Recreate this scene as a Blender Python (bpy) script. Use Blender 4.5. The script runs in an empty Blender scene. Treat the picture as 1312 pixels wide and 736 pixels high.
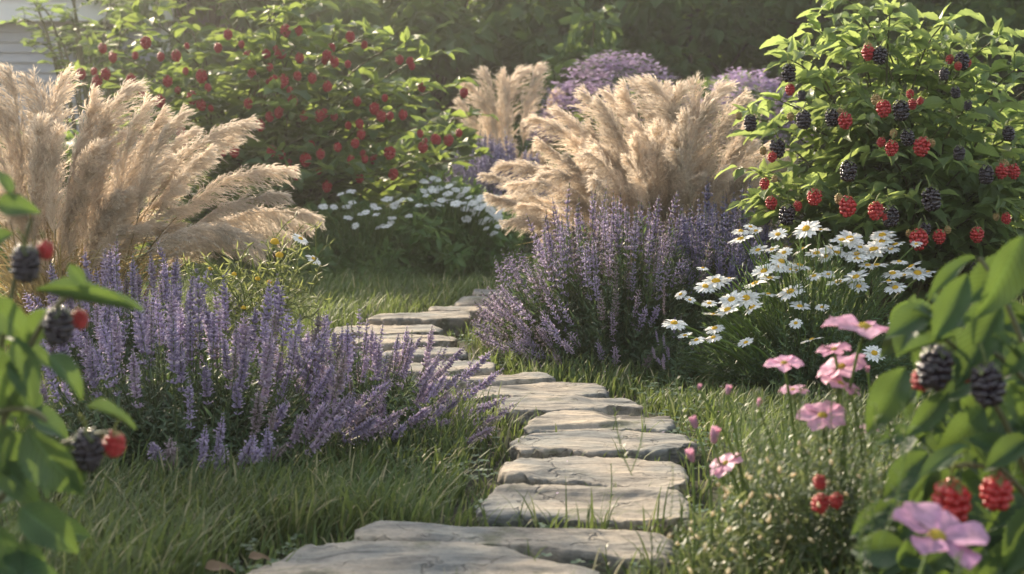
import bpy, math, random
import numpy as np
from mathutils import Vector, Matrix, noise

# ------------------------------------------------------------------ camera, world, sun, exposure
U = 0.65                       # metres per authoring unit (everything is authored with the eye 1 unit above ground)
F = 1822.0                     # focal length in pixels of the 1312 px wide photograph
PITCH = math.atan(168.0 / F)
scn = bpy.context.scene
COL = scn.collection
cam_d = bpy.data.cameras.new('camera'); cam = bpy.data.objects.new('camera', cam_d); COL.objects.link(cam)
scn.camera = cam
cam.location = (0, 0, 1.0 * U)
cam.rotation_euler = (math.radians(90) - PITCH, 0, 0)
cam_d.sensor_width = 36; cam_d.lens = 36 * F / 1312
cam_d.clip_start = 0.05; cam_d.clip_end = 1000
cam_d.dof.use_dof = True; cam_d.dof.focus_distance = 5.7 * U; cam_d.dof.aperture_fstop = 5.3
cam_d.dof.aperture_blades = 0

SUN_EL, SUN_AZ = math.radians(29), math.radians(33)     # azimuth: degrees to the left of the view direction
sun_dir = Vector((-math.sin(SUN_AZ) * math.cos(SUN_EL), math.cos(SUN_AZ) * math.cos(SUN_EL), math.sin(SUN_EL)))
w = bpy.data.worlds.new('World'); scn.world = w; w.use_nodes = True
nt = w.node_tree; bg = nt.nodes['Background']
sky = nt.nodes.new('ShaderNodeTexSky'); sky.sky_type = 'NISHITA'; sky.sun_disc = False
sky.sun_elevation = SUN_EL; sky.sun_rotation = -SUN_AZ; sky.air_density = 1.3; sky.dust_density = 2.5; sky.ozone_density = 0.7
hs = nt.nodes.new('ShaderNodeHueSaturation'); hs.inputs['Saturation'].default_value = .5
nt.links.new(sky.outputs[0], hs.inputs['Color']); nt.links.new(hs.outputs[0], bg.inputs[0]); bg.inputs[1].default_value = 0.15
sd = bpy.data.lights.new('sun', 'SUN'); so = bpy.data.objects.new('sun', sd); COL.objects.link(so)
sd.energy = 4.5; sd.angle = math.radians(0.6); sd.color = (1.0, 0.82, 0.60)
so.rotation_euler = sun_dir.to_track_quat('Z', 'Y').to_euler()
vs = scn.view_settings
vs.view_transform = 'Standard'; vs.look = 'None'; vs.gamma = 1.0; vs.exposure = 1.03; vs.use_curve_mapping = False
cy = scn.cycles; HAZE = .0034
cy.max_bounces = 6; cy.diffuse_bounces = 3; cy.glossy_bounces = 2; cy.transmission_bounces = 4; cy.transparent_max_bounces = 4
cy.volume_bounces = 0; cy.use_denoising = True; cy.caustics_reflective = False; cy.caustics_refractive = False
cy.sample_clamp_indirect = 4.0
try: cy.denoiser = 'OPENIMAGEDENOISE'
except Exception: pass

# ------------------------------------------------------------------ helpers
rng = np.random.default_rng(11)
CP, SP = math.cos(PITCH), math.sin(PITCH)
def P(px, py, d):
    """world point at distance d (along +Y) seen at photo pixel px, py"""
    a = (px - 656) / F; b = (368 - py) / F
    dx, dy, dz = a, CP + b * SP, -SP + b * CP
    s = d / dy
    return np.array([dx * s, d, 1.0 + dz * s])
def G(px, py, z=0.0):
    """world point on the plane z seen at photo pixel px, py"""
    a = (px - 656) / F; b = (368 - py) / F
    dy, dz = CP + b * SP, -SP + b * CP
    s = (z - 1.0) / dz
    return np.array([a * s, dy * s, z])
def nrm(v):
    v = np.asarray(v, float); return v / (np.linalg.norm(v, axis=-1, keepdims=True) + 1e-9)
def U_(a, b, n=None): return rng.uniform(a, b, n)

class Buf:
    def __init__(s): s.v = []; s.f = []; s.a = []; s.m = []; s.n = 0
    def add(s, V, Fq, att, mat=0):
        """V (N,3)  Fq (M,4) quads (tri: last index repeated -> stored as -1)  att (N,4)"""
        V = np.asarray(V, float); Fq = np.asarray(Fq, int)
        s.v.append(V); s.f.append(np.where(Fq >= 0, Fq + s.n, -1)); s.a.append(np.asarray(att, float))
        s.m.append(np.broadcast_to(np.asarray(mat, int), (len(Fq),)).copy()); s.n += len(V)
    def arrays(s): return np.concatenate(s.v), np.concatenate(s.f), np.concatenate(s.a), np.concatenate(s.m)
    def inst(s, tpl, R, T, rnd=None, mat_off=0):
        V, Fq, A, M = tpl
        K = len(T)
        if K == 0: return
        X = np.einsum('kij,nj->kni', R, V) + np.asarray(T)[:, None, :]
        N = len(V)
        Fk = np.where(Fq[None] >= 0, Fq[None] + (np.arange(K) * N)[:, None, None], -1).reshape(-1, 4)
        Ak = np.broadcast_to(A, (K, N, 4)).copy()
        if rnd is not None: Ak[:, :, 0] = np.clip(0.35 * Ak[:, :, 0] + 0.65 * np.asarray(rnd)[:, None], 0, 1)
        s.add(X.reshape(-1, 3), Fk, Ak.reshape(-1, 4), np.tile(M + mat_off, K))
    def tpl(s): return s.arrays()

def build_mesh(name, buf, mats, smooth=True, off=None):
    V, Fq, A, M = buf.arrays() if isinstance(buf, Buf) else buf
    if off is not None: V = V - np.asarray(off)
    me = bpy.data.meshes.new(name)
    quad = Fq[:, 3] >= 0
    ln = np.where(quad, 4, 3)
    loops = Fq.reshape(-1); loops = loops[loops >= 0]
    me.vertices.add(len(V)); me.vertices.foreach_set('co', V.astype(np.float32).ravel())
    me.loops.add(len(loops)); me.loops.foreach_set('vertex_index', loops.astype(np.int32))
    me.polygons.add(len(Fq))
    me.polygons.foreach_set('loop_start', np.concatenate([[0], np.cumsum(ln)[:-1]]).astype(np.int32))
    me.polygons.foreach_set('material_index', M.astype(np.int32))
    me.polygons.foreach_set('use_smooth', np.full(len(Fq), smooth))
    at = me.attributes.new('att', 'FLOAT_COLOR', 'POINT'); at.data.foreach_set('color', A.astype(np.float32).ravel())
    for m in mats: me.materials.append(m)
    me.update(calc_edges=True)
    return me

def thing(name, label, cat, loc=(0, 0, 0), group=None):
    o = bpy.data.objects.new(name, None); COL.objects.link(o); o.location = [float(c) for c in loc]
    o.empty_display_size = 0.1
    o['label'] = label; o['category'] = cat
    if group: o['group'] = group
    return o
def link(name, me, parent=None, mat=None, kind=None, label=None):
    o = bpy.data.objects.new(name, me); COL.objects.link(o)
    if parent is not None: o.parent = parent
    if mat is not None: o.matrix_local = mat
    if kind: o['kind'] = kind
    if label: o['label'] = label
    return o
def part(name, buf, mats, parent, kind=None, smooth=True):
    return link(name, build_mesh(name, buf, mats, smooth, off=np.array(parent.location)), parent, kind=kind)

def strips(buf, pts, side, wid, rnd, mat=0, fold=0.0):
    """pts (K,M,3), side (K,3), wid (K,M)"""
    K, M, _ = pts.shape
    s = side[:, None, :] * wid[:, :, None]
    V = np.stack([pts - s, pts + s], 2).reshape(K * M * 2, 3)
    b = (np.arange(K) * M * 2)[:, None] + (np.arange(M - 1) * 2)[None]
    Fq = np.stack([b, b + 1, b + 3, b + 2], -1).reshape(-1, 4)
    A = np.zeros((K, M, 2, 4)); A[..., 0] = np.asarray(rnd)[:, None, None]; A[:, :, 0, 1] = 0; A[:, :, 1, 1] = 1
    A[..., 2] = np.linspace(0, 1, M)[None, :, None]; A[..., 3] = 1
    buf.add(V, Fq, A.reshape(-1, 4), mat)
def tubes(buf, pts, rad, rnd, ns=4, mat=0):
    pts = np.asarray(pts, float); K, M, _ = pts.shape; rad = np.broadcast_to(rad, (K, M))
    t = nrm(np.gradient(pts, axis=1))
    ref = nrm(rng.normal(size=(K, 1, 3)) * 0.2 + np.array([1, .3, .1]))
    n = nrm(np.cross(t, ref)); b = np.cross(t, n)
    an = np.linspace(0, 2 * np.pi, ns, endpoint=False)
    V = pts[:, :, None] + rad[:, :, None, None] * (np.cos(an)[:, None] * n[:, :, None] + np.sin(an)[:, None] * b[:, :, None])
    base = (np.arange(K) * M * ns)[:, None, None] + (np.arange(M - 1) * ns)[None, :, None]
    i = np.arange(ns)[None, None]; j = (np.arange(ns) + 1)[None, None] % ns
    Fq = np.stack([base + i, base + j, base + ns + j, base + ns + i], -1).reshape(-1, 4)
    A = np.zeros((K, M, ns, 4)); A[..., 0] = np.broadcast_to(rnd, (K,))[:, None, None]; A[..., 1] = .5
    A[..., 2] = np.linspace(0, 1, M)[None, :, None]; A[..., 3] = 1
    buf.add(V.reshape(-1, 3), Fq, A.reshape(-1, 4), mat)
def bez(p0, p1, p2, m):
    p0, p1, p2 = [np.atleast_2d(np.asarray(p, float)) for p in (p0, p1, p2)]
    t = np.linspace(0, 1, m)[None, :, None]
    return (1 - t) ** 2 * p0[:, None] + 2 * t * (1 - t) * p1[:, None] + t * t * p2[:, None]
def frames(d, up, size):
    """rotation*scale matrices with local Y=d, Z~up ; size (K,) or (K,3)"""
    d = nrm(d); x = nrm(np.cross(d, up)); z = np.cross(x, d)
    R = np.stack([x, d, z], -1)
    size = np.asarray(size, float)
    if size.ndim == 1: size = size[:, None] * np.ones(3)
    return R * size[:, None, :]
def chordM(A, B, hint, off, wscale=1.0):
    """matrix with local Z from A to B (unit -> |AB|), local X ~ hint"""
    A = Vector(A); B = Vector(B); z = B - A; L = z.length; z.normalize()
    h = Vector(hint); x = (h - z * h.dot(z)); x = x.normalized() if x.length > 1e-4 else z.orthogonal().normalized()
    y = z.cross(x)
    M = Matrix((x, y, z)).transposed() @ Matrix.Diagonal((L * wscale, L * wscale, L))
    M = M.to_4x4(); M.translation = A - Vector(off)
    return M
def npM(M): return np.array(M)[:3, :3], np.array(M)[:3, 3]

# ------------------------------------------------------------------ materials
def new_mat(name):
    m = bpy.data.materials.new(name); m.use_nodes = True
    nt = m.node_tree; nt.nodes.clear()
    out = nt.nodes.new('ShaderNodeOutputMaterial')
    return m, nt, out
def N(nt, t, **kw):
    n = nt.nodes.new(t)
    for k, v in kw.items():
        if k.startswith('i_'):
            key = k[2:]; n.inputs[int(key) if key.isdigit() else key.replace('_', ' ')].default_value = v
        else: setattr(n, k, v)
    return n
def c4(c): return (c[0], c[1], c[2], 1)
def leaf_mat(name, c1, c2, tc, trans=0.4, rough=0.45, veins=0.0, spec=0.4, third=None, nscale=6.0, tip=None):
    m, nt, out = new_mat(name); L = nt.links.new
    at = N(nt, 'ShaderNodeAttribute', attribute_name='att'); sp = N(nt, 'ShaderNodeSeparateColor'); L(at.outputs['Color'], sp.inputs[0])
    cr = N(nt, 'ShaderNodeValToRGB'); L(sp.outputs[0], cr.inputs[0])
    e = cr.color_ramp.elements; e[0].color = c4(c1); e[1].color = c4(c2)
    if third: e[1].position = 0.85; x = e.new(1.0); x.color = c4(third)
    col = cr.outputs[0]
    oi = N(nt, 'ShaderNodeObjectInfo')
    geo = N(nt, 'ShaderNodeNewGeometry')
    no = N(nt, 'ShaderNodeTexNoise', i_Scale=nscale, i_Detail=3.0); tcn = N(nt, 'ShaderNodeTexCoord'); L(tcn.outputs['Object'], no.inputs['Vector'])
    mr = N(nt, 'ShaderNodeMapRange', i_From_Min=.3, i_From_Max=.7, i_To_Min=.72, i_To_Max=1.28); L(no.outputs[0], mr.inputs[0])
    ad = N(nt, 'ShaderNodeMath', operation='MULTIPLY_ADD'); L(oi.outputs['Random'], ad.inputs[0]); ad.inputs[1].default_value = .3; ad.inputs[2].default_value = .85
    mu = N(nt, 'ShaderNodeMath', operation='MULTIPLY'); L(mr.outputs[0], mu.inputs[0]); L(ad.outputs[0], mu.inputs[1])
    if tip:
        mx = N(nt, 'ShaderNodeMix', data_type='RGBA'); L(sp.outputs[2], mx.inputs[0]); L(col, mx.inputs[6]); mx.inputs[7].default_value = c4(tip); col = mx.outputs[2]
    if veins > 0:
        # side veins: lines of (v*k - |u-.5|*s), midrib at u=.5
        s1 = N(nt, 'ShaderNodeMath', operation='SUBTRACT'); L(sp.outputs[1], s1.inputs[0]); s1.inputs[1].default_value = .5
        ab = N(nt, 'ShaderNodeMath', operation='ABSOLUTE'); L(s1.outputs[0], ab.inputs[0])
        m1 = N(nt, 'ShaderNodeMath', operation='MULTIPLY'); L(sp.outputs[2], m1.inputs[0]); m1.inputs[1].default_value = 11
        m2 = N(nt, 'ShaderNodeMath', operation='MULTIPLY_ADD'); L(ab.outputs[0], m2.inputs[0]); m2.inputs[1].default_value = -6.5; L(m1.outputs[0], m2.inputs[2])
        fr = N(nt, 'ShaderNodeMath', operation='PINGPONG'); L(m2.outputs[0], fr.inputs[0]); fr.inputs[1].default_value = .5
        vr = N(nt, 'ShaderNodeMapRange', i_From_Min=0.0, i_From_Max=.16, i_To_Min=1.0, i_To_Max=0.0); L(fr.outputs[0], vr.inputs[0])
        mi = N(nt, 'ShaderNodeMapRange', i_From_Min=0.01, i_From_Max=.045, i_To_Min=1.0, i_To_Max=0.0); L(ab.outputs[0], mi.inputs[0])
        mx2 = N(nt, 'ShaderNodeMath', operation='MAXIMUM'); L(vr.outputs[0], mx2.inputs[0]); L(mi.outputs[0], mx2.inputs[1])
        mf = N(nt, 'ShaderNodeMath', operation='MULTIPLY'); L(mx2.outputs[0], mf.inputs[0]); mf.inputs[1].default_value = veins
        vm = N(nt, 'ShaderNodeMix', data_type='RGBA'); L(mf.outputs[0], vm.inputs[0]); L(col, vm.inputs[6])
        vm.inputs[7].default_value = c4([min(1, c * 2.2 + .02) for c in c2]); col = vm.outputs[2]
    hv = N(nt, 'ShaderNodeMix', data_type='RGBA', blend_type='MULTIPLY'); hv.inputs[0].default_value = 1; L(col, hv.inputs[6]); L(mu.outputs[0], hv.inputs[7])
    col = hv.outputs[2]
    pb = N(nt, 'ShaderNodeBsdfPrincipled', i_Roughness=rough); L(col, pb.inputs['Base Color']); pb.inputs['Specular IOR Level'].default_value = spec
    if veins > 0:
        bp = N(nt, 'ShaderNodeBump', i_Strength=.5, i_Distance=.004, invert=True); L(mx2.outputs[0], bp.inputs['Height']); L(bp.outputs[0], pb.inputs['Normal'])
    tr = N(nt, 'ShaderNodeBsdfTranslucent')
    tm = N(nt, 'ShaderNodeMix', data_type='RGBA', blend_type='MULTIPLY'); tm.inputs[0].default_value = 1; tm.inputs[6].default_value = c4(tc); L(mu.outputs[0], tm.inputs[7]); L(tm.outputs[2], tr.inputs[0])
    ms = N(nt, 'ShaderNodeMixShader'); ms.inputs[0].default_value = trans; L(pb.outputs[0], ms.inputs[1]); L(tr.outputs[0], ms.inputs[2])
    L(ms.outputs[0], out.inputs[0])
    return m
def plain_mat(name, c1, c2, rough=.7, nscale=20, bump=0.0, spec=.3, sss=0.0, coat=0.0):
    m, nt, out = new_mat(name); L = nt.links.new
    tcn = N(nt, 'ShaderNodeTexCoord'); no = N(nt, 'ShaderNodeTexNoise', i_Scale=nscale, i_Detail=5.0); L(tcn.outputs['Object'], no.inputs['Vector'])
    at = N(nt, 'ShaderNodeAttribute', attribute_name='att'); sp = N(nt, 'ShaderNodeSeparateColor'); L(at.outputs['Color'], sp.inputs[0])
    av = N(nt, 'ShaderNodeMath', operation='MULTIPLY_ADD'); L(sp.outputs[0], av.inputs[0]); av.inputs[1].default_value = .7
    hf = N(nt, 'ShaderNodeMath', operation='MULTIPLY'); L(no.outputs[0], hf.inputs[0]); hf.inputs[1].default_value = .5; L(hf.outputs[0], av.inputs[2])
    cr = N(nt, 'ShaderNodeValToRGB'); L(av.outputs[0], cr.inputs[0]); cr.color_ramp.elements[0].color = c4(c1); cr.color_ramp.elements[1].color = c4(c2)
    pb = N(nt, 'ShaderNodeBsdfPrincipled', i_Roughness=rough); L(cr.outputs[0], pb.inputs['Base Color']); pb.inputs['Specular IOR Level'].default_value = spec
    pb.inputs['Coat Weight'].default_value = coat; pb.inputs['Coat Roughness'].default_value = .15
    if bump:
        bp = N(nt, 'ShaderNodeBump', i_Strength=bump, i_Distance=.01); L(no.outputs[0], bp.inputs['Height']); L(bp.outputs[0], pb.inputs['Normal'])
    L(pb.outputs[0], out.inputs[0])
    return m

M_grass = leaf_mat('grass_blade', (.045, .085, .028), (.115, .155, .055), (.20, .26, .07), .33, .55, third=(.40, .35, .20), nscale=1.2, spec=.2)
M_lavleaf = leaf_mat('lavender_leaf', (.045, .085, .045), (.11, .17, .085), (.20, .30, .09), .30, .5, nscale=3)
M_lavstem = leaf_mat('lavender_stem', (.10, .15, .07), (.17, .21, .10), (.28, .34, .10), .30, .5, nscale=3)
M_lavfl = leaf_mat('lavender_floret', (.26, .21, .37), (.54, .46, .63), (.66, .55, .68), .38, .7, nscale=5, third=(.72, .60, .67))
M_lavblue = leaf_mat('lavender_floret_blue', (.17, .15, .30), (.40, .37, .56), (.50, .46, .60), .38, .7, nscale=5)
M_lavpale = leaf_mat('lavender_floret_pale', (.34, .25, .38), (.60, .50, .62), (.66, .54, .62), .38, .7, nscale=5, third=(.72, .62, .64))
M_lavspent = leaf_mat('lavender_floret_spent', (.22, .17, .17), (.42, .33, .36), (.4, .32, .3), .3, .7, nscale=5)
M_plume = leaf_mat('plume_hair', (.50, .39, .29), (.88, .78, .65), (.93, .82, .68), .42, .6, nscale=2.0, spec=.25)
M_straw = leaf_mat('straw_stem', (.22, .17, .08), (.46, .36, .19), (.55, .42, .18), .3, .55, nscale=4)
M_bleaf = leaf_mat('bramble_leaf', (.07, .125, .05), (.15, .215, .085), (.38, .48, .14), .48, .38, veins=.35, nscale=4, spec=.5)
M_rleaf = leaf_mat('raspberry_leaf', (.040, .090, .040), (.09, .15, .06), (.34, .44, .09), .42, .5, nscale=2, spec=.4)
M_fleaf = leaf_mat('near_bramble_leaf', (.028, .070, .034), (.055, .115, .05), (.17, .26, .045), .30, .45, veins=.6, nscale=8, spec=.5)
M_dleaf = leaf_mat('daisy_leaf', (.04, .085, .042), (.095, .155, .075), (.20, .30, .08), .30, .5, nscale=3)
M_cane = plain_mat('cane_bark', (.05, .06, .025), (.16, .15, .07), .6, 30)
M_gstem = leaf_mat('green_stem', (.07, .13, .035), (.14, .20, .06), (.3, .4, .08), .3, .5)
M_petalw = leaf_mat('white_petal', (.72, .72, .70), (.84, .84, .80), (.80, .80, .72), .30, .55, nscale=10, spec=.3)
M_disc = plain_mat('daisy_disc', (.62, .30, .02), (.85, .58, .05), .8, 150, .5)
M_pink = leaf_mat('pink_petal', (.60, .31, .45), (.76, .48, .60), (.80, .44, .56), .40, .5, nscale=10, spec=.3)
M_pinkdark = leaf_mat('mauve_petal', (.56, .28, .48), (.70, .44, .62), (.74, .40, .60), .40, .5, nscale=10, spec=.3)
M_lilac = leaf_mat('aster_petal', (.36, .28, .42), (.56, .45, .60), (.55, .44, .60), .35, .6, nscale=2)
M_black = plain_mat('blackberry_skin', (.006, .005, .009), (.030, .014, .026), .22, 60, spec=.6, coat=.3)
M_red = plain_mat('raspberry_skin', (.30, .010, .012), (.55, .035, .035), .30, 40, spec=.5, coat=.15)
M_redfar = plain_mat('far_berry_skin', (.26, .012, .02), (.45, .035, .045), .4, 40, spec=.4)
M_sepal = leaf_mat('berry_sepal', (.12, .17, .05), (.24, .27, .10), (.36, .40, .12), .35, .6)
M_tree = leaf_mat('tree_leaf', (.045, .095, .035), (.10, .17, .06), (.30, .42, .09), .45, .5, nscale=.8, spec=.3)
M_shrub = leaf_mat('shrub_leaf', (.055, .115, .04), (.11, .19, .07), (.30, .42, .10), .42, .5, nscale=1.5, spec=.3)
M_bark = plain_mat('tree_bark', (.05, .04, .03), (.14, .11, .08), .9, 12, .6)
M_yellow = leaf_mat('yellow_petal', (.70, .38, .02), (.85, .60, .06), (.8, .55, .05), .35, .6)
M_wisp = leaf_mat('wispy_stem', (.11, .15, .05), (.27, .29, .11), (.38, .42, .13), .4, .5)
M_cream = leaf_mat('cream_glint', (.66, .58, .40), (.84, .78, .60), (.85, .72, .5), .4, .5)
M_tiny = leaf_mat('small_leaf', (.06, .10, .05), (.13, .17, .09), (.24, .28, .11), .35, .4, spec=.5)
M_dead = plain_mat('dead_leaf', (.10, .06, .035), (.26, .18, .11), .8, 20)

def stone_material():
    m, nt, out = new_mat('path_stone'); L = nt.links.new
    tcn = N(nt, 'ShaderNodeTexCoord'); oi = N(nt, 'ShaderNodeObjectInfo')
    of = N(nt, 'ShaderNodeVectorMath', operation='MULTIPLY_ADD'); cb = N(nt, 'ShaderNodeCombineXYZ')
    for k in range(3): L(oi.outputs['Random'], cb.inputs[k])
    L(cb.outputs[0], of.inputs[0]); of.inputs[1].default_value = (30, 17, 9); L(tcn.outputs['Object'], of.inputs[2])
    v = of.outputs[0]
    st = N(nt, 'ShaderNodeMapping'); st.inputs['Scale'].default_value = (2.2, 7, 10); L(v, st.inputs[0])
    st.inputs['Rotation'].default_value = (0, 0, .15)
    n1 = N(nt, 'ShaderNodeTexNoise', i_Scale=1.6, i_Detail=8.0, i_Roughness=.6, i_Distortion=.8); L(st.outputs[0], n1.inputs['Vector'])
    n2 = N(nt, 'ShaderNodeTexNoise', i_Scale=3.5, i_Detail=4.0); L(v, n2.inputs['Vector'])
    n3 = N(nt, 'ShaderNodeTexNoise', i_Scale=60, i_Detail=4.0, i_Roughness=.7); L(v, n3.inputs['Vector'])
    cr = N(nt, 'ShaderNodeValToRGB'); L(n1.outputs[0], cr.inputs[0]); e = cr.color_ramp.elements
    e[0].position = .33; e[0].color = (.085, .083, .08, 1); e[1].position = .75; e[1].color = (.46, .42, .355, 1)
    x = e.new(.44); x.color = (.25, .243, .228, 1)
    c2 = N(nt, 'ShaderNodeValToRGB'); L(n2.outputs[0], c2.inputs[0]); e = c2.color_ramp.elements
    e[0].position = .38; e[0].color = (.55, .60, .62, 1); e[1].position = .62; e[1].color = (1.15, 1.02, .86, 1)
    mu = N(nt, 'ShaderNodeMix', data_type='RGBA', blend_type='MULTIPLY'); mu.inputs[0].default_value = .9; L(cr.outputs[0], mu.inputs[6]); L(c2.outputs[0], mu.inputs[7])
    wv = N(nt, 'ShaderNodeTexVoronoi', feature='DISTANCE_TO_EDGE', i_Scale=.8)
    ms = N(nt, 'ShaderNodeMapping'); ms.inputs['Scale'].default_value = (1.2, 3.4, 5)
    wp = N(nt, 'ShaderNodeVectorMath', operation='MULTIPLY_ADD'); L(n2.outputs['Color'], wp.inputs[0]); wp.inputs[1].default_value = (.5, .5, .5); L(v, wp.inputs[2])
    L(wp.outputs[0], ms.inputs[0]); L(ms.outputs[0], wv.inputs['Vector'])
    ck = N(nt, 'ShaderNodeMapRange', i_From_Min=0.0, i_From_Max=.009, i_To_Min=0.0, i_To_Max=1.0); L(wv.outputs['Distance'], ck.inputs[0])
    ckc = N(nt, 'ShaderNodeMapRange', i_To_Min=.7, i_To_Max=1.0); L(ck.outputs[0], ckc.inputs[0])
    m3 = N(nt, 'ShaderNodeMix', data_type='RGBA', blend_type='MULTIPLY'); m3.inputs[0].default_value = 1; L(mu.outputs[2], m3.inputs[6]); L(ckc.outputs[0], m3.inputs[7])
    n5 = N(nt, 'ShaderNodeTexNoise', i_Scale=5.5, i_Detail=6.0, i_Roughness=.65); L(v, n5.inputs['Vector'])
    mr5 = N(nt, 'ShaderNodeMapRange', i_From_Min=.56, i_From_Max=.66, i_To_Max=.75); L(n5.outputs[0], mr5.inputs[0])
    mo = N(nt, 'ShaderNodeMix', data_type='RGBA'); L(mr5.outputs[0], mo.inputs[0]); L(m3.outputs[2], mo.inputs[6]); mo.inputs[7].default_value = (.10, .105, .06, 1)
    m3 = mo
    sp3 = N(nt, 'ShaderNodeMapRange', i_From_Min=.3, i_From_Max=.7, i_To_Min=.78, i_To_Max=1.15); L(n3.outputs[0], sp3.inputs[0])
    m4 = N(nt, 'ShaderNodeMix', data_type='RGBA', blend_type='MULTIPLY'); m4.inputs[0].default_value = 1; L(m3.outputs[2], m4.inputs[6]); L(sp3.outputs[0], m4.inputs[7])
    pb = N(nt, 'ShaderNodeBsdfPrincipled', i_Roughness=.8); L(m4.outputs[2], pb.inputs['Base Color']); pb.inputs['Specular IOR Level'].default_value = .25
    b1 = N(nt, 'ShaderNodeBump', i_Strength=.7, i_Distance=.018); L(n1.outputs[0], b1.inputs['Height'])
    b2 = N(nt, 'ShaderNodeBump', i_Strength=.6, i_Distance=.01); L(ck.outputs[0], b2.inputs['Height']); L(b1.outputs[0], b2.inputs['Normal'])
    b3 = N(nt, 'ShaderNodeBump', i_Strength=.45, i_Distance=.004); L(n3.outputs[0], b3.inputs['Height']); L(b2.outputs[0], b3.inputs['Normal'])
    L(b3.outputs[0], pb.inputs['Normal']); L(pb.outputs[0], out.inputs[0])
    return m
M_stone = stone_material()
M_soil = plain_mat('soil', (.020, .024, .012), (.05, .05, .028), .95, 14, .8)

# ------------------------------------------------------------------ templates
def leaf_tpl(nx, ny, W, fold=.12, droop=.15, serr=0.0, tipp=1.0, teeth=9, wav=0.0, pw=.8):
    b = Buf(); v = np.linspace(0, 1, ny + 1)
    prof = np.sin(np.pi * np.clip(v, 0, 1) ** pw) ** tipp
    prof = np.maximum(prof, .02) ; prof[0] = .05; prof[-1] = .01
    u = np.linspace(-1, 1, nx + 1)
    V = []; A = []
    for j, vv in enumerate(v):
        for i, uu in enumerate(u):
            ww = W * prof[j]
            if serr and abs(uu) == 1: ww *= 1 + serr * (1 if j % 2 else -1)
            x = uu * ww; y = vv + (0.0 if not serr else abs(uu) * .02)
            z = fold * abs(x) / max(W, .01) * W * 2 - droop * vv ** 2 + wav * W * math.sin(vv * 9 + (2 if uu > 0 else 0)) * abs(uu)
            V.append((x, y, z)); A.append((.5, (uu + 1) / 2, vv, 1))
    Fq = [(j * (nx + 1) + i, j * (nx + 1) + i + 1, (j + 1) * (nx + 1) + i + 1, (j + 1) * (nx + 1) + i) for j in range(ny) for i in range(nx)]
    b.add(V, Fq, A)
    return b.tpl()
LF_far = leaf_tpl(2, 3, .28, .25, .2)
LF_far2 = leaf_tpl(2, 3, .22, .2, -.1)
LF_tree = leaf_tpl(1, 2, .30, 0, .15)
LF_mid = [leaf_tpl(4, 10, .25, .30, .25, .07, 1, wav=.15), leaf_tpl(4, 10, .23, .2, .45, .07, 1, wav=.2), leaf_tpl(4, 10, .27, .35, .02, .07, 1, wav=.1)]
LF_near = [leaf_tpl(6, 26, .31, .30, .22, .07, .9, wav=.12, pw=.75), leaf_tpl(6, 26, .29, .25, .45, .07, .9, wav=.15, pw=.75), leaf_tpl(6, 26, .26, .35, -.08, .07, 1, wav=.1)]
LF_nar = leaf_tpl(1, 3, .075, 0, .25)
LF_nar2 = leaf_tpl(1, 3, .10, 0, -.2)
LF_petal = leaf_tpl(2, 4, .17, .15, .10, pw=1.35, tipp=.55)

def arc(t, b): t = np.asarray(t, float); return np.stack([-4 * b * t * (1 - t), 0 * t, t], -1)
def octa(buf, C, D, L, R, rnd, mat=0):
    """elongated octahedra: centres C, axis D, half length L, radius R"""
    K = len(C); D = nrm(D); n = nrm(np.cross(D, np.array([.3, .5, .8]))); b = np.cross(D, n)
    L = np.broadcast_to(L, (K,))[:, None]; R = np.broadcast_to(R, (K,))[:, None]
    V = np.stack([C - D * L, C + n * R, C + b * R, C - n * R, C - b * R, C + D * L], 1)
    f = np.array([(0, 2, 1, -1), (0, 3, 2, -1), (0, 4, 3, -1), (0, 1, 4, -1), (5, 1, 2, -1), (5, 2, 3, -1), (5, 3, 4, -1), (5, 4, 1, -1)])
    Fq = np.where(f[None] >= 0, f[None] + (np.arange(K) * 6)[:, None, None], -1).reshape(-1, 4)
    A = np.zeros((K, 6, 4)); A[..., 0] = np.asarray(rnd)[:, None]; A[..., 1:] = .5; A[:, 5, 2] = 1; A[:, 0, 2] = 0
    buf.add(V.reshape(-1, 3), Fq, A.reshape(-1, 4), mat)

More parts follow.
